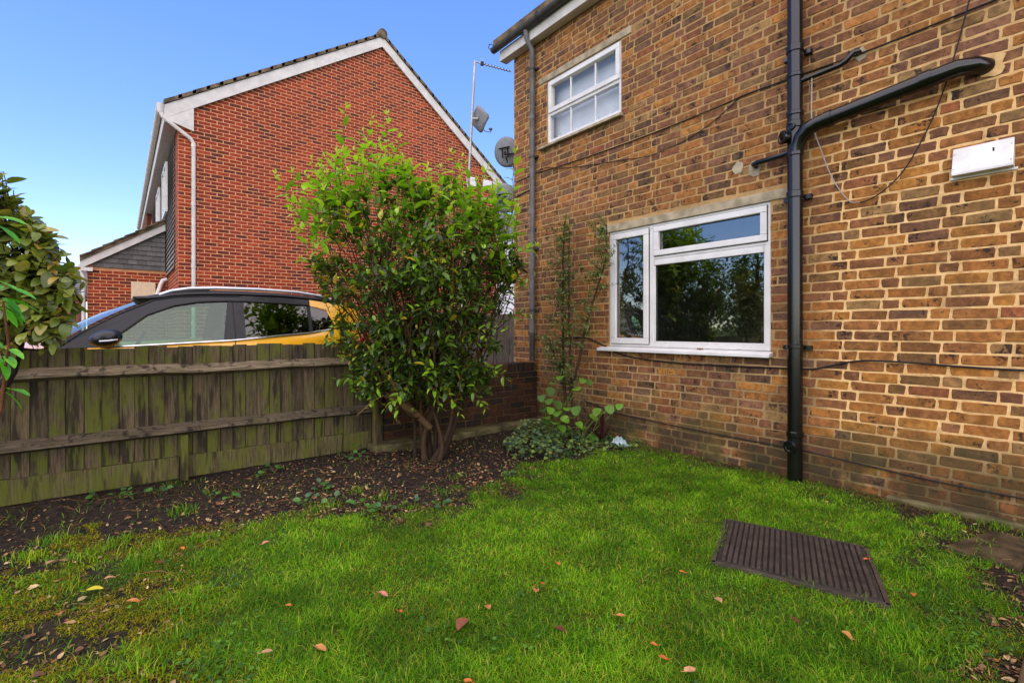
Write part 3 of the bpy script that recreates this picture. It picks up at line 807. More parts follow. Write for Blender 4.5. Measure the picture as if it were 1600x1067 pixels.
for P, Q in ((EL, AP), (AP, ER)):
    n = 19; up = P[1] < Q[1]
    for k in range(n):
        a = k / n; b = (k + 1.25) / n
        if not up: a, b = (k - 0.25) / n, (k + 1) / n
        a = max(a, -0.03); b = min(b, 1.0)
        pa = (P[0] + (Q[0] - P[0]) * a, P[1] + (Q[1] - P[1]) * a); pb = (P[0] + (Q[0] - P[0]) * b, P[1] + (Q[1] - P[1]) * b)
        la, lb = (-0.004, -0.018) if up else (-0.018, -0.004)
        mb = MB(); mb.prism([(pa[0], RY - 0.10, pa[1] - 0.10 + la), (pb[0], RY - 0.10, pb[1] - 0.10 + lb), (pb[0], RY - 0.10, pb[1] - 0.02 + lb), (pa[0], RY - 0.10, pa[1] - 0.02 + la)], (0, 0.36, 0))
        mb.build('roof_tile', M['rooftile'], red)
mb = MB(); mb.tube([(AP[0], RY - 0.11, AP[1] - 0.06), (AP[0], RY + RL, AP[1] - 0.06)], 0.12, 12); mb.build('ridge_tile', M['rooftile'], red)
# left eaves: soffit, fascia, gutter
MB().box(EL[0] + 0.04, XL - 0.008, RY + 0.002, RY + RL, 5.30, 5.33).build('soffit', M['soffit'], red)
MB().box(EL[0] + 0.01, EL[0] + 0.038, RY - 0.035, RY + RL, 5.30, 5.60).build('fascia', M['white'], red)
mb = MB(); pr = []
gxr, gzr = EL[0] - 0.05, 5.62
for k in range(9):
    th = math.pi + math.pi * k / 8; pr.append((gxr + 0.058 * math.cos(th), RY - 0.10, gzr + 0.058 * math.sin(th)))
mb.prism(pr, (0, RL, 0))
for yy in np.arange(RY + 0.3, RY + RL, 0.75): mb.tube([(gxr, yy, gzr), (gxr, yy + 0.06, gzr)], 0.068, 12)
mb.build('gutter', M['white'], red, smooth=True)
dpx = 1.155
mb = MB(); mb.lathe((gxr, RY - 0.06, 5.50), (0, 0, 1), [(0.04, -.06), (0.055, 0), (0.07, 0.12)], 14)
mb.tube([(gxr, RY - 0.06, 5.47), (gxr + 0.03, RY - 0.08, 5.38), (dpx - 0.05, RY - 0.07, 5.06), (dpx, RY - 0.06, 4.98), (dpx, RY - 0.06, 0.1)], 0.036, 14)
rdp = mb.build('downpipe', M['white'], red, smooth=True)
for zz in (4.90, 3.72, 2.46, 1.3): MB().tube([(dpx, RY - 0.06, zz), (dpx, RY - 0.06, zz + 0.07)], 0.042, 14).build('collar', M['white'], rdp, smooth=True)
MB().tube([(XR - 0.13, RY - 0.06, 5.3), (XR - 0.13, RY - 0.06, 0.1)], 0.036, 12).build('downpipe', M['white'], red, smooth=True)
for (px, py) in ((735, 285), (760, 290)):
    X, Z = on_y(px, py, RY); mb = MB(); mb.box(X - 0.16, X + 0.16, RY - 0.09, RY - 0.006, Z - 0.14, Z + 0.14); mb.build('vent_hood', M['whitebox'], red, bevel=0.03)
# tile-hung side wall, windows, far pier
mb = MB()
for k in range(26):
    zz = 2.5 + k * 0.107
    if zz > 5.2: break
    c = 0.20 + 0.07 * random.random(); mb.col = (c * 1.05, c, c * 0.95, 1)
    mb.prism([(XL - 0.012, RY + 0.62, zz + 0.115), (XL - 0.045, RY + 0.62, zz), (XL - 0.03, RY + 0.62, zz - 0.004), (XL - 0.003, RY + 0.62, zz + 0.10)], (0, 9.0, 0))
tag(mb.build('hung_tiles', M['slate'], red), kind='stuff')
for ya in (RY + 2.0, RY + 4.6):
    fr = MB(); rect_ring(fr, XL - 0.09, XL - 0.046, ya, ya + 1.3, 3.95, 5.1, 0.07); fr.box(XL - 0.088, XL - 0.048, ya + .62, ya + .68, 4.02, 5.03)
    wv = fr.build('window', M['upvc'], red); MB().box(XL - 0.066, XL - 0.06, ya + 0.07, ya + 1.23, 4.02, 5.03).build('pane', M['glass'], wv)
mb = MB(); mb.col = rgb(96, 46, 36); mb.box(XL - 0.17, XL - 0.05, RY + 9.65, RY + 9.95, 0.1, 5.29); mb.build('pier', M['red'], red)
# porch: lean-to with tile-hung cheek and meter box
PY_ = 14.5; PL, PLo, PHi = -0.58, 2.80, 3.86
mb = MB(); mb.box(PL, XL - 0.008, PY_, PY_ + 4.0, 0.0, 2.62); mb.prism([(PL, PY_ + 0.012, 2.62), (XL - 0.05, PY_ + 0.012, 2.62), (XL - 0.05, PY_ + 0.012, 3.68)], (0, 3.9, 0))
porch = mb.build('porch', M['redmortar'], red)
brickwork(porch, M['red'], (PL, PY_), (1, 0), (0, -1), 0.002, XL - PL - 0.012, 0.09, 2.60, [0.2135], 0.012, 0.075, red_col, lambda r_: (r_ % 2) * 0.1128, single=140, jit=0.0008, proud=0.002,
          visible=lambda px, py: (px > 130) & (py < 500))
def prake(x): return PLo + (PHi - PLo) * (x - (PL - 0.12)) / (XL - (PL - 0.12))
for r_ in range(10):
    za = 2.63 + r_ * 0.115; wtile = 0.178; x = PL + 0.1 - (r_ % 2) * wtile / 2
    while x < XL - 0.06:
        a, b = max(x, PL + 0.05), min(x + wtile - 0.006, XL - 0.052); x += wtile
        if b - a < 0.03 or za + 0.05 > prake((a + b) / 2) - 0.15: continue
        c = 0.095 + 0.06 * random.random()
        t = MB(); t.col = (c * 1.06, c, c * 0.93, 1)
        t.prism([(a, PY_ - 0.045 + random.random() * .006, za), (b, PY_ - 0.045 + random.random() * .006, za), (b, PY_ - 0.004, za + 0.16), (a, PY_ - 0.004, za + 0.16)], (0, 0.013, 0.0))
        t.build('hung_tile', M['slate'], porch)
P0, P1 = (PL - 0.12, PLo), (XL - 0.05, PHi - 0.02)
mb = MB(); mb.prism(*sloped(P0, P1, -0.24, -0.07, PY_ - 0.12, PY_ - 0.09)); mb.build('bargeboard', M['white'], porch)
mb = MB(); mb.prism(*sloped(P0, P1, -0.065, 0.02, PY_ - 0.16, PY_ + 4.0)); mb.build('porch_roof', M['rooftile'], porch)
for k in range(8):
    a, b = k / 8, min((k + 1.2) / 8, 1); pa = (P0[0] + (P1[0]-P0[0])*a, P0[1] + (P1[1]-P0[1])*a); pb = (P0[0] + (P1[0]-P0[0])*b, P0[1] + (P1[1]-P0[1])*b)
    mb = MB(); mb.prism([(pa[0], PY_ - .20, pa[1] + .025), (pb[0], PY_ - .20, pb[1] - .0), (pb[0], PY_ - .20, pb[1] + .03), (pa[0], PY_ - .20, pa[1] + .06)], (0, .4, 0)); mb.build('roof_tile', M['rooftile'], porch)
MB().box(PL - 0.1, PL + 0.10, PY_ - 0.13, PY_ - 0.02, 2.52, 2.60).build('box_end', M['white'], porch)
mb = MB(); mb.tube([(PL - 0.13, PY_ - 0.05, 2.66), (PL - 0.10, PY_ - 0.06, 2.5), (PL - 0.06, PY_ - 0.06, 2.4), (PL - 0.06, PY_ - 0.06, 0.1)], 0.034, 10); mb.build('downpipe', M['white'], porch, smooth=True)
MB().box(0.20, 0.66, PY_ - 0.05, PY_ - 0.006, 1.78, 2.34).build('meter_box', M['paleiron'], porch, bevel=0.008)
mb = MB(); mb.tube([(XL - 0.02, PY_ - 0.10, 2.42), (XL - 0.10, PY_ - 0.11, 2.40), (XL - 0.14, PY_ - 0.12, 2.30), (XL - 0.26, PY_ - 0.12, 1.86)], 0.045, 10); mb.build('spout', M['whitebox'], porch, smooth=True)

# ================================================================== GARDEN WALL
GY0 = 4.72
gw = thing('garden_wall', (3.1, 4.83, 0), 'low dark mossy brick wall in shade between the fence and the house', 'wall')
GXA, GXB = 2.115, WX - 0.012
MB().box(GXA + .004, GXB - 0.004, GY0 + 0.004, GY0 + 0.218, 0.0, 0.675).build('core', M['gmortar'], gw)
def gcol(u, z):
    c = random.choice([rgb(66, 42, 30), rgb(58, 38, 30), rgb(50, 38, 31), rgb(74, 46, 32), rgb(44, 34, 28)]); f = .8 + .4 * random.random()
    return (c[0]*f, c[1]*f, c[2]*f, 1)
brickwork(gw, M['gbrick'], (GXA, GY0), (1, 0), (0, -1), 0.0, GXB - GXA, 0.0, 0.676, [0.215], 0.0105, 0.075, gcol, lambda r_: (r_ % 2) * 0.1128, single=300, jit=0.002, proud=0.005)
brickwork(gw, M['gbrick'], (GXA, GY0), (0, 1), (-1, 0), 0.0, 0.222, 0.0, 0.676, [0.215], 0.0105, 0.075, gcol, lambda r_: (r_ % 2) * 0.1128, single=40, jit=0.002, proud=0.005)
u = GXA - 0.004
while u + 0.066 < GXB:                                        # brick-on-edge coping
    mb = MB(); mb.col = gcol(0, 0); j = lambda: random.random() * 0.006
    mb.box(u, u + 0.064, GY0 - 0.006 + j(), GY0 + 0.222 - j(), 0.679, 0.782 + j()); mb.build('coping_brick', M['gbrick'], gw, bevel=0.004); u += 0.0745
MB().box(GXA, GXB - 0.003, GY0 + 0.004, GY0 + 0.214, 0.676, 0.768).build('coping_mortar', M['gmortar'], gw)
ft = MB(); ft.prism([(1.93, 4.50, -0.08), (2.5, 4.48, -0.08), (GXB, 4.56, -0.08), (GXB, GY0 - 0.008, -0.08), (1.93, GY0 - 0.008, -0.08)], (0, 0, 0.15)); ft.build('footing', M['footing'], gw, bevel=0.02)

# ================================================================== FENCE
fence = thing('board_fence', (0.2, 4.75, 0), 'low weathered featheredge board fence with green algae and two rails, below the car', 'fence')
FX0, FX1 = -2.6, 1.985
x = FX0; k = 0
while x < FX1 - 0.02:
    wd = 0.088 + 0.014 * random.random(); x1 = min(x + wd, FX1)
    ztop = 1.078 + random.uniform(-0.010, 0.010) - 0.004 * (x < 0.3); t = random.uniform(0.0, 0.008)
    mb = MB(); c = random.uniform(0.45, 1.0); mb.col = (c, c * random.uniform(.95, 1.02), c * random.uniform(.9, 1.0), 1)
    zb = 0.192 + random.uniform(-0.004, 0.004); dx = random.uniform(-.003, .003)
    yf = GY0 + 0.022
    t += 0.008 * (k % 2)
    prof = [(x, yf - 0.012 - t), (x1 - 0.005, yf - 0.008 - t), (x1 - 0.005, yf + 0.006), (x1 + 0.014, yf + 0.008), (x1 + 0.014, yf + 0.014), (x, yf + 0.006)]
    zt2 = ztop + random.uniform(-.004, .004); tops = [ztop, zt2, zt2, zt2, zt2, ztop]
    mb.add([(a, b, zb) for a, b in prof] + [(a + dx, b, tz) for (a, b), tz in zip(prof, tops)], [(5, 4, 3, 2, 1, 0), (6, 7, 8, 9, 10, 11)] + [(q_, (q_ + 1) % 6, 6 + (q_ + 1) % 6, 6 + q_) for q_ in range(6)])
    mb.build('board', M['board'], fence); x = x1; k += 1
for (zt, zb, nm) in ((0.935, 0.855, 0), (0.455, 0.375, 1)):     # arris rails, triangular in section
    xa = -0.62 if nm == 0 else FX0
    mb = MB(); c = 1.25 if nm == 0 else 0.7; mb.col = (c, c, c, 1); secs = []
    N = 14
    for i in range(N + 1):
        xx = xa + (FX1 - xa) * i / N; w_ = random.uniform(-.004, .004) + 0.006 * math.sin(i * .7)
        secs.append([(xx, GY0 + 0.004, zt + w_ + .004), (xx, GY0 - 0.082, zb + 0.034 + w_), (xx, GY0 - 0.085, zb + 0.018 + w_), (xx, GY0 + 0.004, zb - 0.012 + w_)])
    vs = [p for s in secs for p in s]; fs = [(0, 1, 2, 3), tuple(4 * N + i for i in (3, 2, 1, 0))]
    for i in range(N):
        for j in range(4): fs.append((4*i+j, 4*i+(j+1)%4, 4*i+4+(j+1)%4, 4*i+4+j))
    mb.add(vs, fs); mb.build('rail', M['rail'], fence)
for (xa, xb) in ((FX0, 0.372), (0.43, FX1)):
    mb = MB(); mb.col = (.85, .95, .62, 1); mb.box(xa, xb, GY0 + 0.002, GY0 + 0.036, 0.012, 0.189); mb.build('gravel_board', M['board'], fence, bevel=0.004)
mb = MB(); mb.col = (1.05, 1.1, .75, 1); mb.box(0.375, 0.427, GY0 - 0.058, GY0 - 0.002, 0.0, 0.366); mb.build('stake', M['board'], fence, bevel=0.004)
mb = MB(); mb.col = (.8, .78, .7, 1); mb.box(1.99, 2.095, GY0 - 0.02, GY0 + 0.085, -0.05, 1.06); mb.build('post', M['board'], fence, bevel=0.006)
mb = MB(); mb.col = (1, .95, .8, 1); mb.box(1.955, 1.983, GY0 - 0.128, GY0 - 0.092, -0.02, 0.90); mb.build('batten', M['board'], fence, bevel=0.003)
for xx in (0.4, -1.4):
    mb = MB(); mb.col = (.7, .7, .65, 1); mb.box(xx - .05, xx + .05, GY0 + 0.04, GY0 + 0.14, -0.05, 1.0); mb.build('post', M['board'], fence)

# grey panel fence in the alley behind the wall
pf = thing('panel_fence', (5.4, 7.5, 0.09), 'silver grey upright timber fence panel in the side passage behind the bush', 'fence')
x = 4.30
while x < 7.2:
    wd = 0.13; mb = MB(); c = random.uniform(.85, 1.1); mb.col = (c, c, c, 1); mb.box(x, x + wd - .006, 7.5, 7.515, 0.10, 1.52 + random.uniform(-.006, .006)); mb.build('board', M['greypanel'], pf); x += wd
for zz in (0.35, 1.3): MB().box(4.30, 7.2, 7.516, 7.56, zz, zz + .07).build('rail', M['greypanel'], pf)
MB().box(4.20, 4.295, 7.47, 7.57, 0.05, 1.58).build('post', M['greypanel'], pf)

# ================================================================== CAR behind the fence
CZ, CY = 0.09, 6.56
car = thing('parked_car', (0.35, CY, CZ), 'yellow hatchback car with black roof and silver roof rails parked behind the fence', 'car')
def interp(x, pts):
    return float(np.interp(x, [p[0] for p in pts], [p[1] for p in pts]))
HW = [(-1.75, 0.52), (-1.70, 0.66), (-1.55, 0.78), (-1.2, 0.86), (-0.5, 0.885), (0.6, 0.89), (1.6, 0.89), (2.1, 0.87), (2.35, 0.80), (2.45, 0.68)]
BELT = [(-1.75, 0.62), (-1.70, 0.80), (-1.5, 0.90), (-1.0, 0.985), (-0.55, 1.035), (-0.2, 1.05), (0.1, 1.06), (0.9, 1.10), (1.65, 1.17), (2.05, 1.235), (2.3, 1.25), (2.42, 1.10), (2.45, 0.95)]
HOODC = [(-1.75, 0.64), (-1.70, 0.84), (-1.5, 0.955), (-1.0, 1.06), (-0.45, 1.115)]
LOWZ = [(-1.75, 0.36), (-1.6, 0.28), (-1.0, 0.26), (2.0, 0.28), (2.35, 0.34), (2.45, 0.45)]
ROOFE = [(0.26, 1.50), (0.45, 1.545), (0.7, 1.565), (1.0, 1.575), (1.4, 1.572), (1.8, 1.548), (2.10, 1.505), (2.28, 1.45)]   # roof edge height
ROOFC = [(0.10, 1.50), (0.26, 1.545), (0.45, 1.59), (0.7, 1.615), (1.0, 1.625), (1.4, 1.620), (1.8, 1.595), (2.10, 1.55), (2.34, 1.47)]
HWB = [(-0.6, 0.78), (-0.2, 0.815), (0.3, 0.835), (1.2, 0.84), (1.7, 0.83), (2.1, 0.79), (2.4, 0.72)]
def side_y(x, z):
    """half width of the glasshouse at length x, height z"""
    return interp(x, HWB) - max(0.0, z - interp(x, BELT)) * 0.40
def sp(x, z, s=-1, off=0.0):
    return Vector((x, CY + s * (side_y(x, z) + off), z))
# lower body
st = [-1.75, -1.70, -1.6, -1.45, -1.2, -0.9, -0.55, -0.2, 0.2, 0.6, 1.0, 1.4, 1.7, 2.0, 2.2, 2.34, 2.42, 2.45]
mb = MB(); vs = []
for x in st:
    hw = interp(x, HW); zl = interp(x, LOWZ); zb = interp(x, BELT); inner = min(interp(x, HWB), hw * .93)
    half = [(0, zl), (hw * .80, zl), (hw * .95, zl + .08), (hw * .985, zl + .22), (hw, zl + (zb - zl) * .62), (hw * .985, zb - 0.10), (max(inner, hw * .95), zb - 0.012), (inner, zb)]
    if x <= -0.45:
        hc = interp(x, HOODC); half += [(inner * .7, zb + (hc - zb) * .75), (0, hc)]
    else:
        half += [(inner - .05, zb - .01), (0, zb - 0.35)]
    ring = half + [(-a, b) for a, b in half[-2:0:-1]]
    vs += [(x, CY + a, b) for a, b in ring]
n = len(ring); fs = []
for i in range(len(st) - 1):
    for k in range(n): fs.append((i*n+k, i*n+(k+1)%n, (i+1)*n+(k+1)%n, (i+1)*n+k))
fs += [tuple(range(n)), tuple((len(st)-1)*n + k for k in range(n-1, -1, -1))]
mb.add(vs, fs); body = mb.build('body', M['yellow'], car, smooth=True)
# roof skin
rx = np.linspace(0.10, 2.34, 22); mb = MB(); vs = []; W = 9
for x in rx:
    ze = interp(x, ROOFE); zc = interp(x, ROOFC); hw = side_y(max(x, .2), ze) + .012
    if x < 0.26: hw *= 1.0
    for k in range(W):
        a = -1 + 2 * k / (W - 1); vs.append((x, CY + a * hw, ze + (zc - ze) * (1 - abs(a) ** 3)))
fs = [(i*W+k, i*W+k+1, (i+1)*W+k+1, (i+1)*W+k) for i in range(len(rx) - 1) for k in range(W - 1)]
mb.add(vs, fs); o = mb.build('roof', M['carblack'], car, smooth=True); sm = o.modifiers.new('thick', 'SOLIDIFY'); sm.thickness = 0.03
# side panels: polygons on the glasshouse surface (length, height), one per pillar and pane
def side_panel(name, poly, mat, s, off, parent, thick=0.010, sub=6):
    pts = []
    for i in range(len(poly)):
        a = poly[i]; b = poly[(i + 1) % len(poly)]
        for k in range(sub): pts.append((a[0] + (b[0]-a[0]) * k / sub, a[1] + (b[1]-a[1]) * k / sub))
    n = len(pts); cxm = sum(p[0] for p in pts) / n; czm = sum(p[1] for p in pts) / n
    mb = MB(); outer = [sp(x, z, s, off) for x, z in pts]; inn = [sp(x, z, s, off - thick) for x, z in pts]
    mb.add(outer + inn + [sp(cxm, czm, s, off), sp(cxm, czm, s, off - thick)],
           [(i, (i+1) % n, 2*n) for i in range(n)] + [(n + (i+1) % n, n + i, 2*n+1) for i in range(n)] + [((i+1) % n, i, n+i, n+(i+1) % n) for i in range(n)])
    return mb.build(name, mat, parent)
bl = lambda x: interp(x, BELT) - 0.004
re_ = lambda x: interp(x, ROOFE)
for s in (-1, 1):
    # front pillar, roof band, mid pillar, rear pillar
    side_panel('pillar', [(-0.52, bl(-.52)), (-0.12, bl(-.12)), (-0.02, 1.165), (0.20, 1.345), (0.42, 1.445), (0.40, re_(.40)), (0.26, re_(.26) + .01), (0.0, 1.375), (-0.28, 1.19)], M['carblack'], s, 0.010, car)
    rb = [(0.40, re_(.40)), (0.42, 1.445), (0.62, 1.488), (0.86, 1.507), (1.03, 1.508), (1.40, 1.503), (1.70, 1.485), (1.70, re_(1.7)), (1.40, re_(1.4)), (1.03, re_(1.03)), (0.70, re_(.70))]
    for i in range(3):
        seg = ([rb[1], rb[2], rb[3], (0.86, re_(.86)), rb[10], rb[0]], [rb[3], rb[4], rb[5], rb[8], rb[9], (0.86, re_(.86))], [rb[5], rb[6], rb[7], rb[8]])[i]
        side_panel('roof_band', seg, M['carblack'], s, 0.010, car, sub=3)
    side_panel('pillar', [(0.825, bl(.825)), (0.925, bl(.925)), (0.925, 1.507), (0.88, 1.507)], M['carblack'], s, 0.010, car)
    side_panel('pillar', [(0.932, bl(.932)), (1.03, bl(1.03)), (1.03, 1.508), (0.932, 1.508)], M['carblack'], s, 0.010, car)
    side_panel('pillar', [(1.675, bl(1.675)), (1.71, bl(1.71)), (1.71, 1.484), (1.675, 1.487)], M['trim'], s, 0.010, car)
    side_panel('pillar', [(1.99, bl(1.99)), (2.38, 1.13), (2.30, re_(2.28)), (2.10, re_(2.1)), (1.71, re_(1.71)), (1.71, 1.484), (1.88, 1.455)], M['yellow'], s, 0.012, car)
    side_panel('front_window', [(-0.12, bl(-.12)), (0.83, bl(.83)), (0.885, 1.507), (0.62, 1.488), (0.42, 1.445), (0.20, 1.345), (-0.02, 1.165)], M['cglass'], s, 0.004, car, thick=0.004)
    side_panel('rear_window', [(1.03, bl(1.03)), (1.675, bl(1.675)), (1.675, 1.487), (1.40, 1.503), (1.03, 1.508)], M['dglass'], s, 0.004, car, thick=0.004)
    side_panel('quarter_window', [(1.71, bl(1.71)), (1.99, bl(1.99)), (1.88, 1.455), (1.71, 1.484)], M['dglass'], s, 0.004, car, thick=0.004)
    wt = lambda P, nm, mt, r: MB().tube([sp(x, z, s, 0.014) for x, z in P], r, 8).build(nm, mt, car, smooth=True)
    wt([(x, bl(x) + 0.002) for x in np.linspace(-0.14, 2.02, 24)], 'chrome_strip', M['chrome'], 0.011)
    wt([(-0.10, bl(-.1) + .03), (0.0, 1.175), (0.20, 1.352), (0.42, 1.451), (0.62, 1.494), (0.86, 1.513), (1.03, 1.514), (1.40, 1.508), (1.70, 1.49)], 'window_seal', M['trim'], 0.009)
    wt([(-0.42, bl(-.42) + .02), (-0.28, 1.178), (0.0, 1.362), (0.26, re_(.26)), (0.45, re_(.45) - .006), (0.7, re_(.7) - .006), (1.0, re_(1.) - .006)], 'window_seal', M['trim'], 0.006)
    # door gaps
    MB().tube([(0.928, CY + s * (interp(.928, HW) * k + .001), z) for k, z in ((.985, .50), (1.0, .75), (.99, .98), (.955, 1.085))] + [sp(.928, 1.12, s, .012), sp(.928, 1.5, s, .012)], 0.005, 6).build('door_gap', M['trim'], car)
    # door handles
    for hx in (0.62, 1.52):
        MB().tube([(hx, CY + s * (interp(hx, HW) + .0), 0.985), (hx + .03, CY + s * (interp(hx, HW) + .035), 0.99), (hx + .17, CY + s * (interp(hx, HW) + .035), 0.995), (hx + .2, CY + s * interp(hx, HW), 0.995)], 0.014, 8).build('door_handle', M['yellow'], car, smooth=True)
    # roof rail
    yy = lambda x: CY + s * (side_y(x, re_(x)) - .045)
    rp = [(x, yy(x), z) for x, z in ((0.30, 1.555), (0.40, 1.60), (0.55, 1.632), (0.8, 1.650), (1.2, 1.655), (1.6, 1.640), (1.85, 1.610), (2.02, 1.56))]
    rail = MB().tube(rp, 0.017, 10).build('roof_rail', M['silver'], car, smooth=True)
    MB().prism([(0.33, yy(.33) - .008, 1.55), (0.72, yy(.72) - .008, 1.59), (0.74, yy(.74) - .008, 1.64), (0.5, yy(.5) - .008, 1.62)], (0, .016, 0)).build('rail_foot', M['trim'], rail)
    MB().prism([(1.78, yy(1.78) - .008, 1.56), (2.0, yy(2.) - .008, 1.53), (1.98, yy(1.98) - .008, 1.56), (1.8, yy(1.8) - .008, 1.61)], (0, .016, 0)).build('rail_foot', M['trim'], rail)
    # wheels
    for wxp in (-0.98, 1.60):
        o_ = (wxp, CY + s * 0.885, CZ + 0.315)
        ty = MB().lathe(o_, (0, -s, 0), [(0.20, 0.0), (0.27, -0.008), (0.305, 0.01), (0.315, 0.05), (0.315, 0.15), (0.305, 0.19), (0.2, 0.2)], 36).build('wheel', M['tyre'], car, smooth=True)
        rm = MB().lathe((o_[0], o_[1] - s * -0.004, o_[2]), (0, -s, 0), [(0.05, -0.0), (0.06, 0.012), (0.17, 0.006), (0.2, -0.005), (0.205, 0.03)], 30).build('rim', M['silver'], ty, smooth=True)
        ar = MB().tube([(wxp + 0.36 * math.cos(t), CY + s * (interp(wxp, HW) + .004), CZ + .315 + 0.36 * math.sin(t)) for t in np.linspace(0, math.pi, 20)], 0.022, 8).build('arch_trim', M['trim'], car, smooth=True)
    # lamps
    MB().prism([(-1.60, CY + s * .60, .80), (-1.35, CY + s * .80, .86), (-1.20, CY + s * .862, .92), (-1.30, CY + s * .84, .80), (-1.55, CY + s * .68, .72)], (-.03, s * .02, .0)).build('headlight', M['lampclear'], car)
    MB().prism([(2.44, CY + s * .62, .98), (2.33, CY + s * .80, .98), (2.22, CY + s * .845, 1.08), (2.32, CY + s * .79, 1.14), (2.43, CY + s * .62, 1.14)], (.03, s * .02, .0)).build('tail_lamp', M['lampred'], car)
    # mirror
    cm = Vector((-0.08, CY + s * 1.00, 1.135)); mb = MB(); vs = []; NU, NV = 14, 10
    for i in range(NV + 1):
        ph = -math.pi/2 + math.pi * i / NV
        for k in range(NU):
            th = 2 * math.pi * k / NU
            ex = 0.135 if math.cos(th) < 0 else 0.10
            dx = math.copysign(abs(math.cos(th)) ** .8, math.cos(th)) * math.cos(ph) * ex; dz = math.sin(ph) * 0.078; dy = math.sin(th) * math.cos(ph) * 0.115
            vs.append(cm + Vector((dx, dy, dz + 0.12 * dx)))
    fs = [(i*NU+k, i*NU+(k+1)%NU, (i+1)*NU+(k+1)%NU, (i+1)*NU+k) for i in range(NV) for k in range(NU)]
    mb.add(vs, fs); mir = mb.build('mirror', M['carblack'], car, smooth=True)
    MB().tube([cm + Vector((-.06, s * .108, -.026)), cm + Vector((0, s * .121, -.022)), cm + Vector((.06, s * .085, -.012))], 0.009, 6).build('indicator_strip', M['silver'], mir, smooth=True)
    MB().tube([cm + Vector((.0, -s * .05, -.05)), cm + Vector((-.01, -s * .17, -.065))], 0.035, 8).build('mirror_arm', M['trim'], mir, smooth=True)
# windscreen and rear window
def cross_glass(name, low, high, mat, sub=8):
    mb = MB(); vs = []; n = 9
    for i in range(sub + 1):
        t = i / sub; x = low[0] + (high[0] - low[0]) * t; z = low[1] + (high[1] - low[1]) * t + 0.03 * math.sin(math.pi * t) ; hw = low[2] + (high[2] - low[2]) * t
        bow = low[3] * (1 - t) + high[3] * t
        for k in range(n):
            a = -1 + 2 * k / (n - 1); vs.append((x + bow * abs(a) ** 2.2, CY + a * hw, z))
    fs = [(i*n+k, i*n+k+1, (i+1)*n+k+1, (i+1)*n+k) for i in range(sub) for k in range(n - 1)]
    mb.add(vs, fs); return mb.build(name, mat, car, smooth=True)
cross_glass('windscreen', (-0.66, 1.06, 0.76, 0.18), (0.12, 1.515, 0.645, 0.12), M['cglass'])
cross_glass('rear_screen', (2.41, 1.12, 0.70, -0.06), (2.33, 1.465, 0.60, -0.05), M['dglass'])
MB().tube([(-0.45, CY - .5, 1.08), (-0.53, CY, 1.095), (-0.58, CY + .45, 1.08)], 0.01, 6).build('wiper', M['trim'], car)
# cabin
MB().box(-0.55, 0.0, CY - .70, CY + .70, 0.80, 1.03).build('dashboard', M['seat'], car, bevel=0.05)
MB().lathe((0.14, CY + .36, 1.02), (-0.9, 0, 0.42), [(0.15, 0), (0.185, -.012), (0.185, .012), (0.15, 0.015), (0.15, .0)], 24).build('steering_wheel', M['trim'], car, smooth=True)
for s in (-1, 1):
    stt = MB().prism([(0.35, CY + s*.37 - .24, .62), (0.86, CY + s*.37 - .24, .58), (1.06, CY + s*.37 - .22, 1.20), (0.94, CY + s*.37 - .22, 1.22), (0.80, CY + s*.37 - .24, .78), (0.35, CY + s*.37 - .24, .78)], (0, .48, 0)).build('seat', M['seat'], car, bevel=0.04)
    MB().box(0.99, 1.09, CY + s*.37 - .13, CY + s*.37 + .13, 1.23, 1.40).build('headrest', M['seat'], stt, bevel=0.035)
MB().prism([(1.55, CY - .6, .7), (1.75, CY - .6, .7), (1.92, CY - .6, 1.22), (1.82, CY - .6, 1.24)], (0, 1.2, 0)).build('rear_seat', M['seat'], car, bevel=0.04)

# ================================================================== AERIAL MAST AND DISHES
mast_b = at_depth(726, 0, 7.85)
top = at_depth(742, 96, 7.85); low = at_depth(731.5, 300, 7.85)
dirm = (low - top); base = top + dirm * ((top.z - 0.09) / -dirm.z)
mast = thing('aerial_mast', (base.x, base.y, 0.09), 'thin galvanised aerial mast with a square dish and a comb-like aerial', 'aerial')
MB().tube([base, top], 0.021, 10).build('pole', M['galv'], mast, smooth=True)
right = Vector((FY, -FX, 0)); fwd = Vector((FX, FY, 0))
bdir = (right * 0.95 + fwd * 0.30).normalized() + Vector((0, 0, -0.10))
a0 = top + Vector((0, 0, -0.01)); a1 = a0 + bdir * 0.62
yagi = MB().tube([a0 - bdir * 0.02, a1], 0.010, 6).build('aerial_boom', M['galv'], mast)
perp = (fwd * 0.95 - right * 0.30).normalized()
for k in range(9):
    p = a0 + bdir * (0.16 + 0.052 * k); hl = 0.10 - 0.003 * k
    MB().tube([p - perp * hl - Vector((0, 0, hl * .35)), p + perp * hl + Vector((0, 0, hl * .35))], 0.0055, 5).build('aerial_rod', M['cable'], yagi)
p = a0 + bdir * 0.12
MB().tube([p + Vector((0, 0, .09)), p - Vector((0, 0, .09))], 0.005, 6).build('reflector', M['galv'], yagi); MB().box(p.x - .02, p.x + .02, p.y - .02, p.y + .02, p.z - .03, p.z + .03).build('junction_box', M['cable'], yagi)
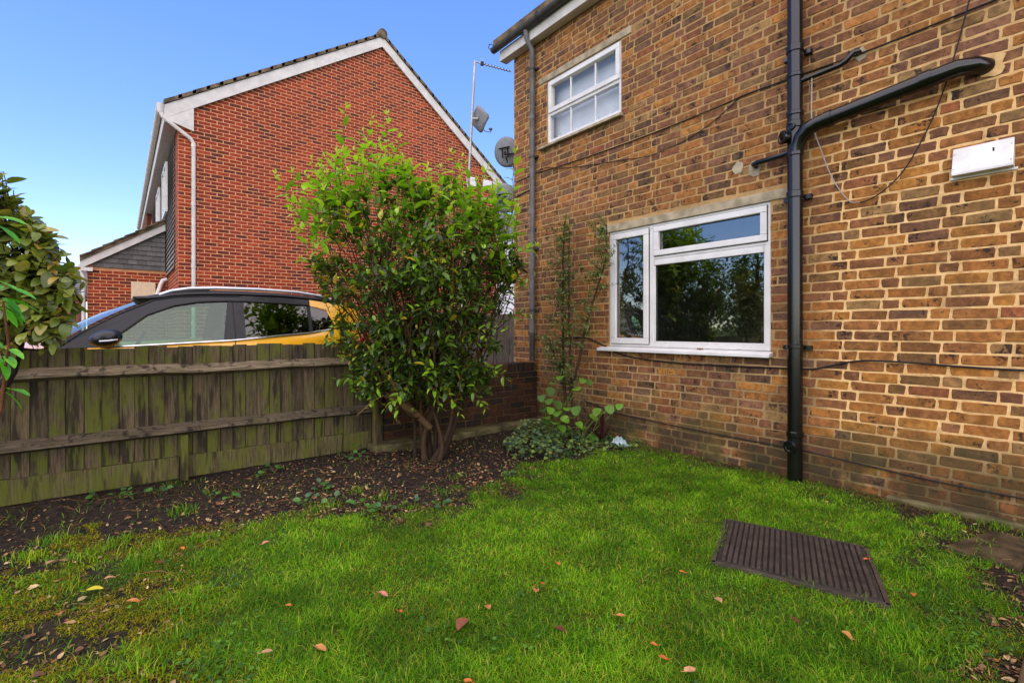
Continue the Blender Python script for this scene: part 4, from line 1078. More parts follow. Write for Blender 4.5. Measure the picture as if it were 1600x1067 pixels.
# square dish on the mast
def slerp_frame(nv):
    nv = nv.normalized(); a = nv.cross(Vector((0, 0, 1))).normalized(); b = a.cross(nv); return nv, a, b
dc = at_depth(748, 186, 7.85); nv, aa, bb = slerp_frame(fwd * 0.72 + right * 0.70 + Vector((0, 0, 0.25)))
mb = MB(); n = 28; vs = []
for r_ in range(5):
    for k in range(n):
        th = 2 * math.pi * k / n; sq = 1 / (abs(math.cos(th)) ** 9 + abs(math.sin(th)) ** 9) ** (1 / 9)
        rr = 0.165 * sq * r_ / 4; rot = math.pi / 4 - 0.10
        u, v = rr * math.cos(th + rot), rr * math.sin(th + rot); vs.append(dc + aa * u + bb * v + nv * (rr * rr * 0.7))
fs = [(i*n+k, i*n+(k+1)%n, (i+1)*n+(k+1)%n, (i+1)*n+k) for i in range(4) for k in range(n)]
mb.add(vs, fs); o = mb.build('dish', M['dish'], mast, smooth=True); o.modifiers.new('thick', 'SOLIDIFY').thickness = 0.006
polept = top + dirm * ((top.z - dc.z) / -dirm.z)
MB().tube([polept, dc - nv * 0.01], 0.02, 8).build('clamp', M['galv'], mast)
MB().tube([dc - bb * .10 - nv * .02, dc - bb * .19 + nv * .10, dc - bb * .20 + nv * .22, dc - bb * .15 + nv * .26], 0.008, 6).build('feed_arm', M['galv'], mast)
MB().lathe(dc - bb * .15 + nv * .26, (nv * -1), [(0.02, 0), (0.026, .02), (0.02, .05)], 10).build('feed_horn', M['dish'], mast)
# two round dishes on the end wall of the brick house
def round_dish(px, py, d, label, rad):
    c = at_depth(px, py, d)
    t = thing('satellite_dish', (c.x, YE, c.z), label, 'satellite dish', 'round dishes on the end wall')
    nv, aa, bb = slerp_frame(fwd * 0.80 + right * 0.45 + Vector((0, 0, 0.28)))
    mb = MB(); n = 28; vs = []
    for r_ in range(6):
        for k in range(n):
            th = 2 * math.pi * k / n; rr = rad * r_ / 5
            u, v = rr * math.cos(th), rr * 1.05 * math.sin(th); vs.append(c + aa * u + bb * v + nv * (rr * rr * 0.8))
    fs = [(i*n+k, i*n+(k+1)%n, (i+1)*n+(k+1)%n, (i+1)*n+k) for i in range(5) for k in range(n)]
    mb.add(vs, fs); o = mb.build('dish', M['dish'], t, smooth=True); o.modifiers.new('thick', 'SOLIDIFY').thickness = 0.005
    wall = Vector((max(c.x + 0.10, WX + 0.10), YE + 0.012, c.z - 0.06))
    MB().tube([wall, wall + Vector((0, .16, 0)), c - nv * 0.05 - bb * .03, c - nv * .012], 0.014, 8).build('bracket', M['cable'], t)
    MB().box(wall.x - .05, wall.x + .05, YE + 0.007, YE + .018, wall.z - .09, wall.z + .09).build('wall_plate', M['cable'], t)
    mb = MB()
    for k in (-1, 1):
        mb.tube([c + aa * .045 * k - nv * .015 + bb * .07, c + aa * .045 * k - nv * .03 - bb * .08], 0.010, 6)
    mb.tube([c - aa * .09 - nv * .03 + bb * .06, c + aa * .09 - nv * .03 + bb * .06], 0.012, 6)
    mb.build('mount', M['cable'], t)
    MB().tube([c - bb * .06 - nv * .02, c - bb * rad * 1.03 + nv * .04, c - bb * rad * 1.0 + nv * .22], 0.008, 6).build('feed_arm', M['cable'], t)
    MB().lathe(c - bb * rad * .95 + nv * .22, (0, 0, 1), [(0.02, -.04), (0.026, 0), (0.02, .03)], 10).build('feed_horn', M['cable'], t)
round_dish(790, 238, 7.15, 'upper round grey satellite dish at the house corner, seen against the sky', 0.205)
round_dish(786, 310, 7.15, 'lower round grey satellite dish at the house corner, in front of the bargeboard', 0.205)

# ================================================================== MANHOLE COVER
A = Vector((2.967, 1.514, 0)); B = Vector((2.40, 1.285, 0)); C = Vector((2.61, 0.627, 0))
e1 = (B - A); e2 = (C - B); D = A + e2
mh = thing('manhole_cover', ((A + C) / 2), 'rusty ribbed cast iron manhole cover sunk in the lawn', 'manhole cover')
TOPZ = 0.026
mb = MB(); mb.prism([p + Vector((0, 0, -0.03)) for p in (A, B, C, D)], (0, 0, TOPZ - 0.008 + 0.03)); mb.build('plate', M['irondark'], mh, bevel=0.004)
n1 = e1.normalized(); n2 = e2.normalized(); L1, L2 = e1.length, e2.length
# rows of raised studs
NR, NS = 24, 34
for r_ in range(NR):
    mb = MB(); o_ = A + n2 * (0.018 + (L2 - 0.036) * (r_ + 0.5) / NR); hw = (L2 - 0.036) / NR * 0.30
    mb.prism([o_ + n1 * .015 - n2 * hw * .25 + Vector((0, 0, TOPZ - .008)), o_ + n1 * (L1 - .015) - n2 * hw * .25 + Vector((0, 0, TOPZ - .008)), o_ + n1 * (L1 - .015) + n2 * hw * .25 + Vector((0, 0, TOPZ - .008)), o_ + n1 * .015 + n2 * hw * .25 + Vector((0, 0, TOPZ - .008))], (0, 0, 0.003))
    for k in range(NS):
        p = o_ + n1 * (0.012 + (L1 - 0.024) * (k + 0.5) / NS) + Vector((0, 0, TOPZ - 0.008)); a = n1 * ((L1 - .024) / NS * .30); b = n2 * hw
        mb.prism([p - a - b, p + a - b, p + a + b, p - a + b], (0, 0, 0.012))
    mb.build('rib', M['iron'], mh)
mb = MB()
for P, Q in ((A, B), (B, C), (C, D), (D, A)):
    d = (Q - P).normalized(); nn = Vector((d.y, -d.x, 0)); ctr = (A + C) / 2
    if nn.dot(P - ctr) < 0: nn = -nn
    mb.prism([P + nn * .004 - d * .02 + Vector((0,0,-.03)), Q + nn * .004 + d * .02 + Vector((0,0,-.03)), Q + nn * .022 + d * .02 + Vector((0,0,-.03)), P + nn * .022 - d * .02 + Vector((0,0,-.03))], (0, 0, 0.046))
mb.build('frame', M['iron'], mh)

# ================================================================== BACKGROUND HOUSES
def far_house(x0, x1, y0, y1, h, hr, wallmat, label, name='distant_house'):
    t = thing(name, ((x0 + x1) / 2, (y0 + y1) / 2, 0.09), label, 'house')
    MB().box(x0, x1, y0, y1, 0.05, h).build('wall', wallmat, t)
    mb = MB(); mb.prism([(x0 - .3, y0 - .3, h), (x0 - .3, (y0 + y1) / 2, hr), (x0 - .3, y1 + .3, h)], (x1 - x0 + .6, 0, 0)); mb.build('roof', M['farroof'], t)
    for k in range(3):
        for zz in (1.0, 3.5):
            if zz + 1.2 > h: continue
            xx = x0 + (x1 - x0) * (k + .5) / 3 - .6
            fr = MB(); rect_ring(fr, xx, xx + 1.2, y0 - .06, y0 - .006, zz, zz + 1.15, .08); f = fr.build('window', M['upvc'], t)
            MB().box(xx + .08, xx + 1.12, y0 - .03, y0 - .025, zz + .08, zz + 1.07).build('pane', M['dglass'], t)
M['farbrick'] = simple('distant brick', rgb(142, 74, 56), 0.9, 0.2, var=0.12, nscale=5)
far_house(12.4, 22.0, 16.5, 24, 5.2, 7.4, M['render'], 'white rendered house showing in the gap behind the satellite dishes')
far_house(-14.0, -1.9, 38, 46, 3.2, 5.2, M['farbrick'], 'distant low brick house with grey roof behind the leaves of the shrub')

# ================================================================== PLANTS
LT = np.array([[0,2,1],[0,3,2],[1,2,5],[1,5,4],[2,3,6],[2,6,5],[4,5,7],[5,6,7]])
def unit(a):
    return a / np.maximum(np.linalg.norm(a, axis=-1, keepdims=True), 1e-9)
def leaf_verts(P, D, N, L, W, droop, fold=0.22, t1=0.28, t2=0.66, w2=0.78):
    P = np.asarray(P, float); D = unit(np.asarray(D, float)); N = np.asarray(N, float)
    S = unit(np.cross(D, N)); N = np.cross(S, D)
    L = np.asarray(L)[:, None]; W = np.asarray(W)[:, None]; droop = np.asarray(droop)[:, None]
    def at(t, s, up): return P + D * (L * t) + S * (W * s) + N * (W * up) - N * (droop * L * t * t)
    return np.stack([at(0, 0, 0), at(t1, .5, fold), at(t1, 0, 0), at(t1, -.5, fold), at(t2, .5 * w2, fold * .8), at(t2, 0, 0), at(t2, -.5 * w2, fold * .8), at(1, 0, 0)], 1)
FT = [[0, 2, 1], [0, 3, 2]]
for _i in range(4):
    _a = 1 + 3 * _i; FT += [[_a, _a+1, _a+4], [_a, _a+4, _a+3], [_a+1, _a+2, _a+5], [_a+1, _a+5, _a+4]]
FT += [[13, 14, 16], [14, 15, 16]]; FT = np.array(FT)
def fine_verts(P, D, N, L, W, droop, fold=0.16, belly=0.42, blunt=0.0):
    P = np.asarray(P, float); D = unit(np.asarray(D, float)); N = np.asarray(N, float)
    S = unit(np.cross(D, N)); N = np.cross(S, D); n = len(P)
    L = np.asarray(L)[:, None]; W = np.asarray(W)[:, None]; droop = np.asarray(droop)[:, None]
    side = rng.uniform(-.10, .10, (n, 1)); tw = rng.uniform(-.5, .5, (n, 1)); ex = math.log(.5) / math.log(belly)
    out = [P]
    for t in (.08, .25, .47, .70, .90):
        wd = .5 * (math.sin(math.pi * t ** ex) ** (.75 - blunt)) ; c = P + D * (L * t) - N * (droop * L * t * t) + S * (side * L * t * t)
        for sg in (1, 0, -1):
            out.append(c + S * (W * wd * sg) + N * (W * abs(sg) * wd * 2 * fold * rng.uniform(.6, 1.4, (n, 1)) + W * wd * sg * tw * t * .8))
    out.append(P + D * L - N * (droop * L) + S * (side * L)); return np.stack(out, 1)
def leaf_mesh(name, P, D, N, L, W, C, droop, mat, parent=None, fine=None, **kw):
    V = leaf_verts(P, D, N, L, W, droop, **kw) if fine is None else fine_verts(P, D, N, L, W, droop, **fine)
    n = len(V); m_ = V.shape[1]
    T = ((LT if fine is None else FT)[None] + (np.arange(n) * m_)[:, None, None]).reshape(-1, 3)
    return np_mesh(name, V.reshape(-1, 3), T, np.repeat(np.asarray(C)[:, :3], m_, 0), mat, parent, smooth=True)
def leaf_objects(name, P, D, N, L, W, C, droop, mat, parent, **kw):
    V = fine_verts(P, D, N, L, W, droop, **kw)
    for i in range(len(V)):
        np_mesh(name, V[i], FT, np.repeat(np.asarray(C)[i:i+1, :3], 17, 0), mat, parent, smooth=True)
def jitter_col(c, amt=0.18):
    f = 1 + rng.uniform(-amt, amt); return (c[0] * f * (1 + rng.uniform(-.08, .08)), c[1] * f, c[2] * f * (1 + rng.uniform(-.1, .1)))
def rvec():
    v = rng.normal(size=3); return v / np.linalg.norm(v)
def bent(p0, p1, n=8, wob=0.05, sag=0.0):
    p0 = np.array(p0, float); p1 = np.array(p1, float); L = np.linalg.norm(p1 - p0); out = []
    a = rvec() * wob * L; b = rvec() * wob * L
    for i in range(n + 1):
        t = i / n; out.append(p0 + (p1 - p0) * t + a * math.sin(math.pi * t) + b * math.sin(2 * math.pi * t) * .6 + np.array([0, 0, sag * L * math.sin(math.pi * t)]))
    return out
class Leaves:
    def __init__(s): s.P = []; s.D = []; s.N = []; s.L = []; s.W = []; s.C = []; s.dr = []
    def add(s, p, d, n, l, w, c, dr): s.P.append(p); s.D.append(d); s.N.append(n); s.L.append(l); s.W.append(w); s.C.append(c[:3]); s.dr.append(dr)
    def args(s): return [np.array(a) for a in (s.P, s.D, s.N, s.L, s.W, s.C, s.dr)]
def along(path, t):
    f = t * (len(path) - 1); i = min(int(f), len(path) - 2); u = f - i
    return path[i] * (1 - u) + path[i+1] * u, unit(path[i+1] - path[i])
def dress(path, lv, n, l0, l1, wr, colf, t0=0.15, spread=0.9, droop=(0.1, 0.45), up=0.35):
    ph = rng.uniform(0, 6.28)
    for k in range(n):
        t = t0 + (1 - t0) * (k + 0.5) / n; p, d = along(path, t)
        a = unit(np.cross(d, [0.3, 0.2, 1.0])); b = np.cross(d, a); th = ph + k * 2.4
        o = a * math.cos(th) + b * math.sin(th)
        dd = unit(o * spread + d * 0.7 + np.array([0, 0, up * rng.uniform(-.5, 1)]) + rvec() * 0.25)
        nn = unit(np.array([0, 0, 1.0]) + rvec() * 0.45 + d * .2)
        l = rng.uniform(l0, l1) * (1 - 0.35 * (t > .85))
        lv.add(p + o * .004, dd, nn, l, l * wr * rng.uniform(.85, 1.15), colf(t), rng.uniform(*droop))

# ---------------------------------------------------------------- the big bush in front of the wall
bush = thing('evergreen_bush', (2.29, 4.06, 0), 'large leafy evergreen bush with tall bright young shoots, in front of the garden wall', 'bush')
BD = 4.58
base = np.array([2.29, 4.06, 0.0])
blobs = []
for (px, py, r_, d) in ((545,395,.36,0),(640,365,.44,.1),(735,385,.42,0),(590,470,.46,-.15),(690,470,.52,.1),(770,430,.32,.15),(560,520,.30,-.1),(640,545,.40,.05),(725,540,.38,.1),
                        (575,590,.20,-.25),(515,430,.24,.05),(795,410,.16,.2),(610,310,.36,.1),(530,330,.24,0),(690,320,.33,.05),(760,350,.26,.15),(650,460,.45,-.4),(700,400,.42,-.4),(620,400,.42,-.35),(720,480,.38,-.35),
                        (600,545,.28,-.3),(690,550,.30,-.35),(600,420,.4,.5),(700,430,.42,.5),(660,520,.35,.4),(740,590,.20,-.1),(640,600,.22,-.2)):
    blobs.append((np.array(at_depth(px, py, BD + d)), r_))
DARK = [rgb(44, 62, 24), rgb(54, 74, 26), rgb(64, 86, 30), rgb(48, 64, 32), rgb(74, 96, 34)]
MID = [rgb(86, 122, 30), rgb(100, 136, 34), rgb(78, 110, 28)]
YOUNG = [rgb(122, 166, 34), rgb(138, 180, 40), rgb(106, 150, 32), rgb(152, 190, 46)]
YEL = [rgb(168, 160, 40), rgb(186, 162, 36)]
def pick(a): return jitter_col(a[rng.integers(len(a))])
lv = Leaves(); tw = MB()
cen = np.array(at_depth(655, 460, BD))
for i in range(1180):
    c, r_ = blobs[rng.integers(len(blobs))]
    o = rvec(); rad = r_ * (0.35 + 0.65 * rng.random() ** 0.5)
    p = c + o * rad
    if p[2] < 0.5: continue
    outw = unit((p - cen) * np.array([1, 1, .6])); d = unit(outw * 0.9 + np.array([0, 0, 0.75]) + rvec() * 0.5)
    ln = rng.uniform(0.12, 0.26)
    path = bent(p - d * ln, p, 4, 0.06)
    tw.col = random.choice([rgb(58, 42, 26), rgb(74, 52, 30), rgb(48, 38, 24)]); tw.tube(path, [0.0032, .003, .0026, .002, .0012], 4, caps=False)
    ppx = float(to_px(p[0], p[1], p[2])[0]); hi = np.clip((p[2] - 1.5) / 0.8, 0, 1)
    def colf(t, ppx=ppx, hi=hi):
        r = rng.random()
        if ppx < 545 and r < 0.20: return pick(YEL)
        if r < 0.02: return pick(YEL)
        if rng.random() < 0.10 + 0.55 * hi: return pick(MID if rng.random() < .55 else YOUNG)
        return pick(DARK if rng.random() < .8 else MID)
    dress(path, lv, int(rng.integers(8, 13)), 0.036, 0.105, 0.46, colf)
# low sprays hanging at the left and the front
for (px, py, px2, py2, d) in ((590,570,530,560,4.3),(600,590,545,600,4.25),(620,560,575,640,4.2),(640,600,600,640,4.1),(700,540,780,510,4.1),(690,570,815,500,4.15),(740,570,800,600,4.3),(560,480,500,540,4.4),(590,600,515,595,4.35),
                         (640,580,620,660,4.15),(690,590,720,650,4.2),(600,560,560,620,4.2),(720,590,760,640,4.3),(660,590,690,640,4.1),(620,500,570,560,4.1),(700,600,790,580,4.5),(760,480,838,430,4.6),(770,520,830,490,4.7)):
    path = bent(at_depth(px, py, d + .1), at_depth(px2, py2, d - .05), 6, 0.08, 0.08)
    tw.col = rgb(80, 56, 34); tw.tube(path, [.005, .0045, .004, .0035, .003, .002, .0015], 5, caps=False)
    dress(path, lv, 14, 0.055, 0.09, 0.42, lambda t: pick(MID if rng.random() < .6 else YOUNG))
# bare inner twigs
for i in range(260):
    c, r_ = blobs[rng.integers(len(blobs))]; p = c + rvec() * r_ * .8
    if p[2] < 0.6: continue
    q_ = base + (p - base) * rng.uniform(.45, .75) + rvec() * .08
    tw.col = random.choice([rgb(70, 48, 30), rgb(92, 60, 34), rgb(56, 44, 30)]); tw.tube(bent(q_, p, 5, .08), [.007, .006, .005, .004, .003, .002], 5, caps=False)
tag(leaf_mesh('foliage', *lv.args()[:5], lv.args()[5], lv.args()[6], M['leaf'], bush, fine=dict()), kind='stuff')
tag(tw.build('twigs', M['bark'], bush, smooth=True), kind='stuff')
stems = [((648,722),(648,560),.024,0,.02),((672,715),(600,470),.030,.0,.10),((680,712),(690,430),.030,.05,.06),((690,714),(750,430),.028,.1,.08),((668,714),(640,400),.026,.1,.08),((695,712),(780,460),.022,.15,.08),
         ((676,716),(710,560),.034,-.05,.10),((664,716),(670,600),.036,-.06,.10),((684,718),(668,620),.032,-.08,.12),((670,712),(560,420),.020,.15,.10),((690,710),(800,430),.016,.2,.08),((682,712),(660,340),.018,.2,.06)]
for (a, b, r_, dd, wob) in stems:
    p0 = np.array(at_depth(a[0], a[1], BD + dd)); p0[2] = -0.03; p1 = np.array(at_depth(b[0], b[1], BD + dd * 1.3))
    path = bent(p0, p1, 10, wob); mb = MB(); mb.col = random.choice([rgb(58, 44, 32), rgb(48, 38, 28), rgb(66, 50, 34)])
    mb.tube(path, [r_ * 1.1, r_ * .8] + [r_ * (.66 - .04 * k) for k in range(9)], 9); mb.build('stem', M['bark'], bush, smooth=True)
mb = MB(); mb.col = rgb(92, 72, 46)
mb.tube([at_depth(672, 668, 4.52), at_depth(652, 648, 4.46), at_depth(630, 632, 4.40), at_depth(612, 619, 4.36), at_depth(600, 616, 4.32)], [.03, .034, .036, .032, .03], 10); mb.build('stem', M['bark'], bush, smooth=True)
mb = MB(); mb.col = rgb(104, 82, 50)
mb.tube([at_depth(613, 620, 4.36), at_depth(614, 602, 4.34), at_depth(622, 588, 4.36), at_depth(626, 560, 4.40)], [.018, .016, .014, .01], 8); mb.build('stem', M['bark'], bush, smooth=True)
for (a, b, c) in (((600,617,4.32),(580,628,4.25),(557,650,4.2)),((603,612,4.32),(575,618,4.28),(561,611,4.22))):
    mb = MB(); mb.col = rgb(150, 116, 70); mb.tube([at_depth(*a), at_depth(*b), at_depth(*c)], [.006, .004, .002], 6); mb.build('dead_twig', M['bark'], bush)
# tall young shoots, each leaf its own
shoots = [((548,330),(540,166)),((600,300),(606,178)),((575,310),(582,186)),((545,320),(566,206)),((500,330),(507,246)),((490,370),(430,272)),((500,340),(458,268)),((520,330),(495,276)),((620,300),(624,212)),((640,300),(628,250)),
          ((655,320),(641,254)),((690,310),(690,262)),((712,320),(704,238)),((735,330),(722,246)),((745,340),(762,262)),((790,360),(806,236)),((770,350),(778,285)),((800,400),(838,384)),((560,330),(552,235)),((585,320),(595,232)),((668,330),(668,268)),((520,350),(470,318)),((530,370),(448,300)),((525,380),(452,330)),((520,390),(462,352)),((530,350),(482,290)),((535,350),(476,272)),((540,340),(500,262)),((525,400),(470,378)),((515,420),(468,405)),((540,345),(488,250))]
for i in range(52):                        # more young growth over the top of the crown
    px = rng.uniform(485, 810); ty = np.interp(px, [485, 540, 600, 640, 700, 760, 810], [285, 215, 210, 255, 255, 270, 315]) + rng.uniform(0, 55)
    shoots.append(((px + rng.uniform(-15, 15), ty + rng.uniform(60, 110)), (px, ty)))
ly = Leaves()
for j, (a, b) in enumerate(shoots):
    d = BD + rng.uniform(-.35, .35); p0 = np.array(at_depth(*a, d)); p1 = np.array(at_depth(*b, d))
    path = bent(p0, p1, 6, 0.05); mb = MB(); mb.col = rgb(104, 78, 44) if j % 2 else rgb(96, 92, 40)
    mb.tube(path, [.0055, .005, .0045, .004, .0035, .003, .002], 6); mb.build('shoot', M['bark'], bush, smooth=True)
    L = np.linalg.norm(p1 - p0); n = int(np.clip(L / 0.046, 8, 16))
    dress(path, ly, n, 0.090, 0.138, 0.42, lambda t: pick(YOUNG) if t < .8 else jitter_col(rgb(160, 190, 50)), t0=0.05, droop=(0.15, 0.6), spread=1.0)
    for k in range(3): ly.add(path[-1], unit(np.array([0, 0, 1.0]) + rvec() * .5), rvec(), 0.05, 0.014, jitter_col(rgb(178, 196, 60)), .1)
A_ = ly.args(); keep = np.arange(len(A_[0])) < 295
leaf_objects('leaf', *[a[keep] for a in A_], M['youngleaf'], bush)
if (~keep).any(): tag(leaf_mesh('shoot_leaves', *[a[~keep] for a in A_], M['youngleaf'], bush, fine=dict()), kind='stuff')

# ---------------------------------------------------------------- thin shrub trained up the wall beside the window
def on_x(x, y, X):
    a, b = pdir(x); d = X / a; return np.array([X, b * d, CAM_H + (HOR - y) / FPX * d])
thin = thing('wall_shrub', (3.93, 3.78, 0), 'thin upright shrub with tiny grey green leaves growing against the house beside the window', 'shrub')
lv = Leaves(); tw = MB()
TINY = [rgb(92, 110, 54), rgb(74, 94, 44), rgb(108, 124, 62), rgb(118, 128, 76)]
WS = [[(884,705,3.9),(884,640,3.93),(880,560,4.0),(879,470,4.05),(880,400,4.08),(882,345,4.1)], [(893,705,3.92),(894,620,3.95),(890,520,4.02),(888,440,4.06),(890,360,4.1)],
      [(888,625,3.93),(903,570,3.98),(915,510,4.03),(932,455,4.06),(946,405,4.09),(948,352,4.11)], [(880,600,3.97),(868,560,4.0),(858,530,4.03)]]
for w_i, W_ in enumerate(WS):
    path = [on_x(*p) for p in W_]; fine = []
    for i in range(len(path) - 1):
        for k in range(5): fine.append(path[i] + (path[i+1] - path[i]) * k / 5 + rvec() * .006)
    fine.append(path[-1]); n = len(fine)
    r0 = .022 if w_i == 0 else .016
    mb = MB(); mb.col = rgb(62, 50, 36); mb.tube(fine, [r0 * (1 - .8 * i / n) + .002 for i in range(n)], 7); mb.build('stem', M['bark'], thin, smooth=True)
    for k in range(62 if w_i < 3 else 18):
        t = rng.uniform(.28, 1.0); p, d = along(fine, t)
        o = unit(np.array([rng.uniform(-1, .05), rng.uniform(-1, 1), rng.uniform(-.15, .5)])); ln = rng.uniform(.08, .34)
        e = p + o * ln; e[0] = min(e[0], WX - .03)
        pt = bent(p, e, 5, .08); tw.col = rgb(66, 56, 40); tw.tube(pt, [.003, .0026, .0022, .002, .0016, .001], 4, caps=False)
        dress(pt, lv, int(rng.integers(14, 26)), .022, .040, .58, lambda t: pick(TINY), t0=.1, droop=(0, .3))
tag(leaf_mesh('foliage', *lv.args(), M['leaf'], thin), kind='stuff')
tag(tw.build('twigs', M['bark'], thin), kind='stuff')

# ---------------------------------------------------------------- round-leaved climber at its foot
rl = thing('round_leaved_plant', (3.72, 3.78, 0), 'bright green round leaved plant scrambling at the foot of the thin shrub', 'plant')
ly = Leaves(); b0 = [np.array((3.70, 3.86, 0)), np.array((3.80, 3.55, 0)), np.array((3.62, 3.95, 0))]
RLP = [(876,589),(866,598),(860,610),(910,594),(919,596),(901,607),(890,621),(858,626),(846,621),(871,631),(886,638),(871,645),(854,652),(853,658),(866,660),(882,654),(893,652),(952,638),(940,646),(968,634),(927,650),(933,642),(905,662),(912,668),(928,682),(924,689),(943,690),(848,640),(860,640),(900,640),(878,668)]
for (px, py) in RLP:
    p = np.array(at_depth(px, py, rng.uniform(4.95, 5.15))); b = b0[1] if px > 915 else (b0[0] if rng.random() < .6 else b0[2])
    mb = MB(); mb.col = rgb(104, 120, 50); mb.tube(bent(b, p, 5, .1, .05), .0028, 5); mb.build('stalk', M['bark'], rl, smooth=True)
    d = unit(np.array([-FX, -FY, -0.25]) + rvec() * .6); c = jitter_col(rgb(108, 152, 44) if rng.random() < .75 else rgb(78, 116, 44))
    l = rng.uniform(.085, .118); ly.add(p - d * l * .4, d, unit(np.array([-.3, -.3, 1.0]) + rvec() * .3), l, l * .92, c, .15)
leaf_objects('leaf', *ly.args(), M['youngleaf'], rl, fold=.07, belly=.36, blunt=.25)

# ---------------------------------------------------------------- dark red cordyline
cd = thing('cordyline', (*ground_pt(941, 693), 0), 'small dark red spiky cordyline by the house wall', 'plant')
cb = np.array([*ground_pt(941, 693), 0.02])
for k in range(20):
    th = rng.uniform(0, 6.28); el = rng.uniform(.35, 1.45); d = np.array([math.cos(th) * math.cos(el), math.sin(th) * math.cos(el), math.sin(el)]); ln = rng.uniform(.28, .42)
    s = unit(np.cross(d, [0, 0, 1.0])); mb = MB(); mb.col = jitter_col(rgb(58, 24, 24)) + (1,); vs = []
    for i in range(6):
        t = i / 5; p = cb + d * ln * t + np.array([0, 0, -.18 * ln * t * t * math.cos(el)]); wd = .012 * (0.5 + 1.2 * t) * (1 - t) ** .6 + .0008
        vs += [p - s * wd, p + np.array([0, 0, .003]), p + s * wd]
    if (cb + d * ln)[0] > WX - .02: continue
    mb.add(vs, [(i*3+j, i*3+j+1, i*3+j+4, i*3+j+3) for i in range(5) for j in range(2)]); mb.build('blade', M['leaf'], cd, smooth=True)

# crumpled plastic sheet
p = ground_pt(968, 696); n = 14; mb = MB(); vs = []
for i in range(n):
    for j in range(n):
        u, v = i / (n - 1) - .5, j / (n - 1) - .5; e = max(0, 1 - (4 * (u*u + v*v)))
        vs.append((p[0] + v * .16 + rng.uniform(-.006, .006), p[1] + -u * .22 + rng.uniform(-.006, .006), 0.005 + .075 * e * (.6 + .8 * rng.random())))
mb.add(vs, [(i*n+j, i*n+j+1, (i+1)*n+j+1, (i+1)*n+j) for i in range(n-1) for j in range(n-1)])
tag(mb.build('plastic_sheet', M['sheet'], origin=(p[0], p[1], 0.0)), 'crumpled pale blue plastic sheet on the ground by the cordyline', 'litter')

# ---------------------------------------------------------------- shrub at the left, by the fence
ls = thing('viburnum_shrub', (-0.85, 4.15, 0), 'olive green broad leaved shrub leaning over the fence beside the bonnet of the car', 'shrub')
OL = [rgb(118, 130, 50), rgb(100, 116, 44), rgb(134, 140, 64), rgb(142, 136, 60), rgb(90, 104, 46)]
tw = MB(); lv = Leaves(); ly = Leaves()
tp = [np.array(q_) for q_ in ((-0.85, 4.15, -.02), (-0.72, 4.2, .5), (-0.52, 4.27, .95), (-0.47, 4.29, 1.22), (-0.45, 4.27, 1.45), (-0.52, 4.25, 1.8))]
mb = MB(); mb.col = rgb(46, 36, 28); mb.tube(tp, [.034, .030, .026, .022, .016, .01], 9); mb.build('stem', M['bark'], ls, smooth=True)
mb = MB(); mb.col = rgb(50, 38, 30); mb.tube([np.array(q_) for q_ in ((-0.85, 4.15, .0), (-0.9, 4.15, .7), (-0.8, 4.2, 1.4), (-0.75, 4.2, 2.0))], [.03, .026, .02, .012], 9); mb.build('stem', M['bark'], ls, smooth=True)
tips = []
for i in range(260):
    th = rng.random()
    if i < 200:      # outline that steps down to the right, as the shrub does
        px = rng.uniform(-60, 118); topy = np.interp(px, [-60, 5, 40, 85, 120], [225, 270, 315, 372, 425]); boty = np.interp(px, [-60, 40, 80, 120], [560, 548, 545, 500])
        py = topy + (boty - topy) * rng.random() ** 1.25
    else:
        px = rng.uniform(-260, -40); py = rng.uniform(230, 560)
    tips.append(np.array(at_depth(px, py, rng.uniform(2.75, 3.12))))
for (px, py) in ((5, 268), (12, 300), (28, 322), (48, 335), (60, 352), (84, 366), (100, 425), (118, 420), (125, 470), (130, 452), (118, 500), (95, 540), (70, 548)):
    tips.append(np.array(at_depth(px, py, rng.uniform(2.85, 3.05))))
for tnum, e in enumerate(tips):
    if e[1] > 4.66: e[1] = 4.66
    src, _ = along(tp, rng.uniform(.6, 1.0)); src = src + (e - src) * rng.uniform(.25, .55)
    path = bent(src, e, 5, .08); tw.col = random.choice([rgb(44, 34, 26), rgb(60, 44, 34)]); tw.tube(path, [.005, .0045, .004, .0035, .003, .002], 5, caps=False)
    dress(path, ly if (tnum >= 260 or tnum < 28) else lv, 6, .06, .098, .72, lambda t: pick(OL) if rng.random() > .06 else jitter_col(rgb(168, 140, 60)), t0=.3, droop=(.15, .5))
for a, b in (((30, 470), (88, 549)), ((28, 500), (125, 470)), ((35, 545), (92, 541)), ((30, 480), (110, 450))):
    path = bent(at_depth(*a, 2.98), at_depth(*b, 2.9), 6, .06); tw.col = rgb(34, 27, 22); tw.tube(path, [.008, .007, .006, .005, .004, .003, .002], 6, caps=False)
leaf_objects('leaf', *ly.args(), M['leaf'], ls, fold=.08, blunt=.12)
tag(leaf_mesh('foliage', *lv.args(), M['leaf'], ls, fine=dict(fold=.08, blunt=.12)), kind='stuff'); tag(tw.build('twigs', M['bark'], ls), kind='stuff')
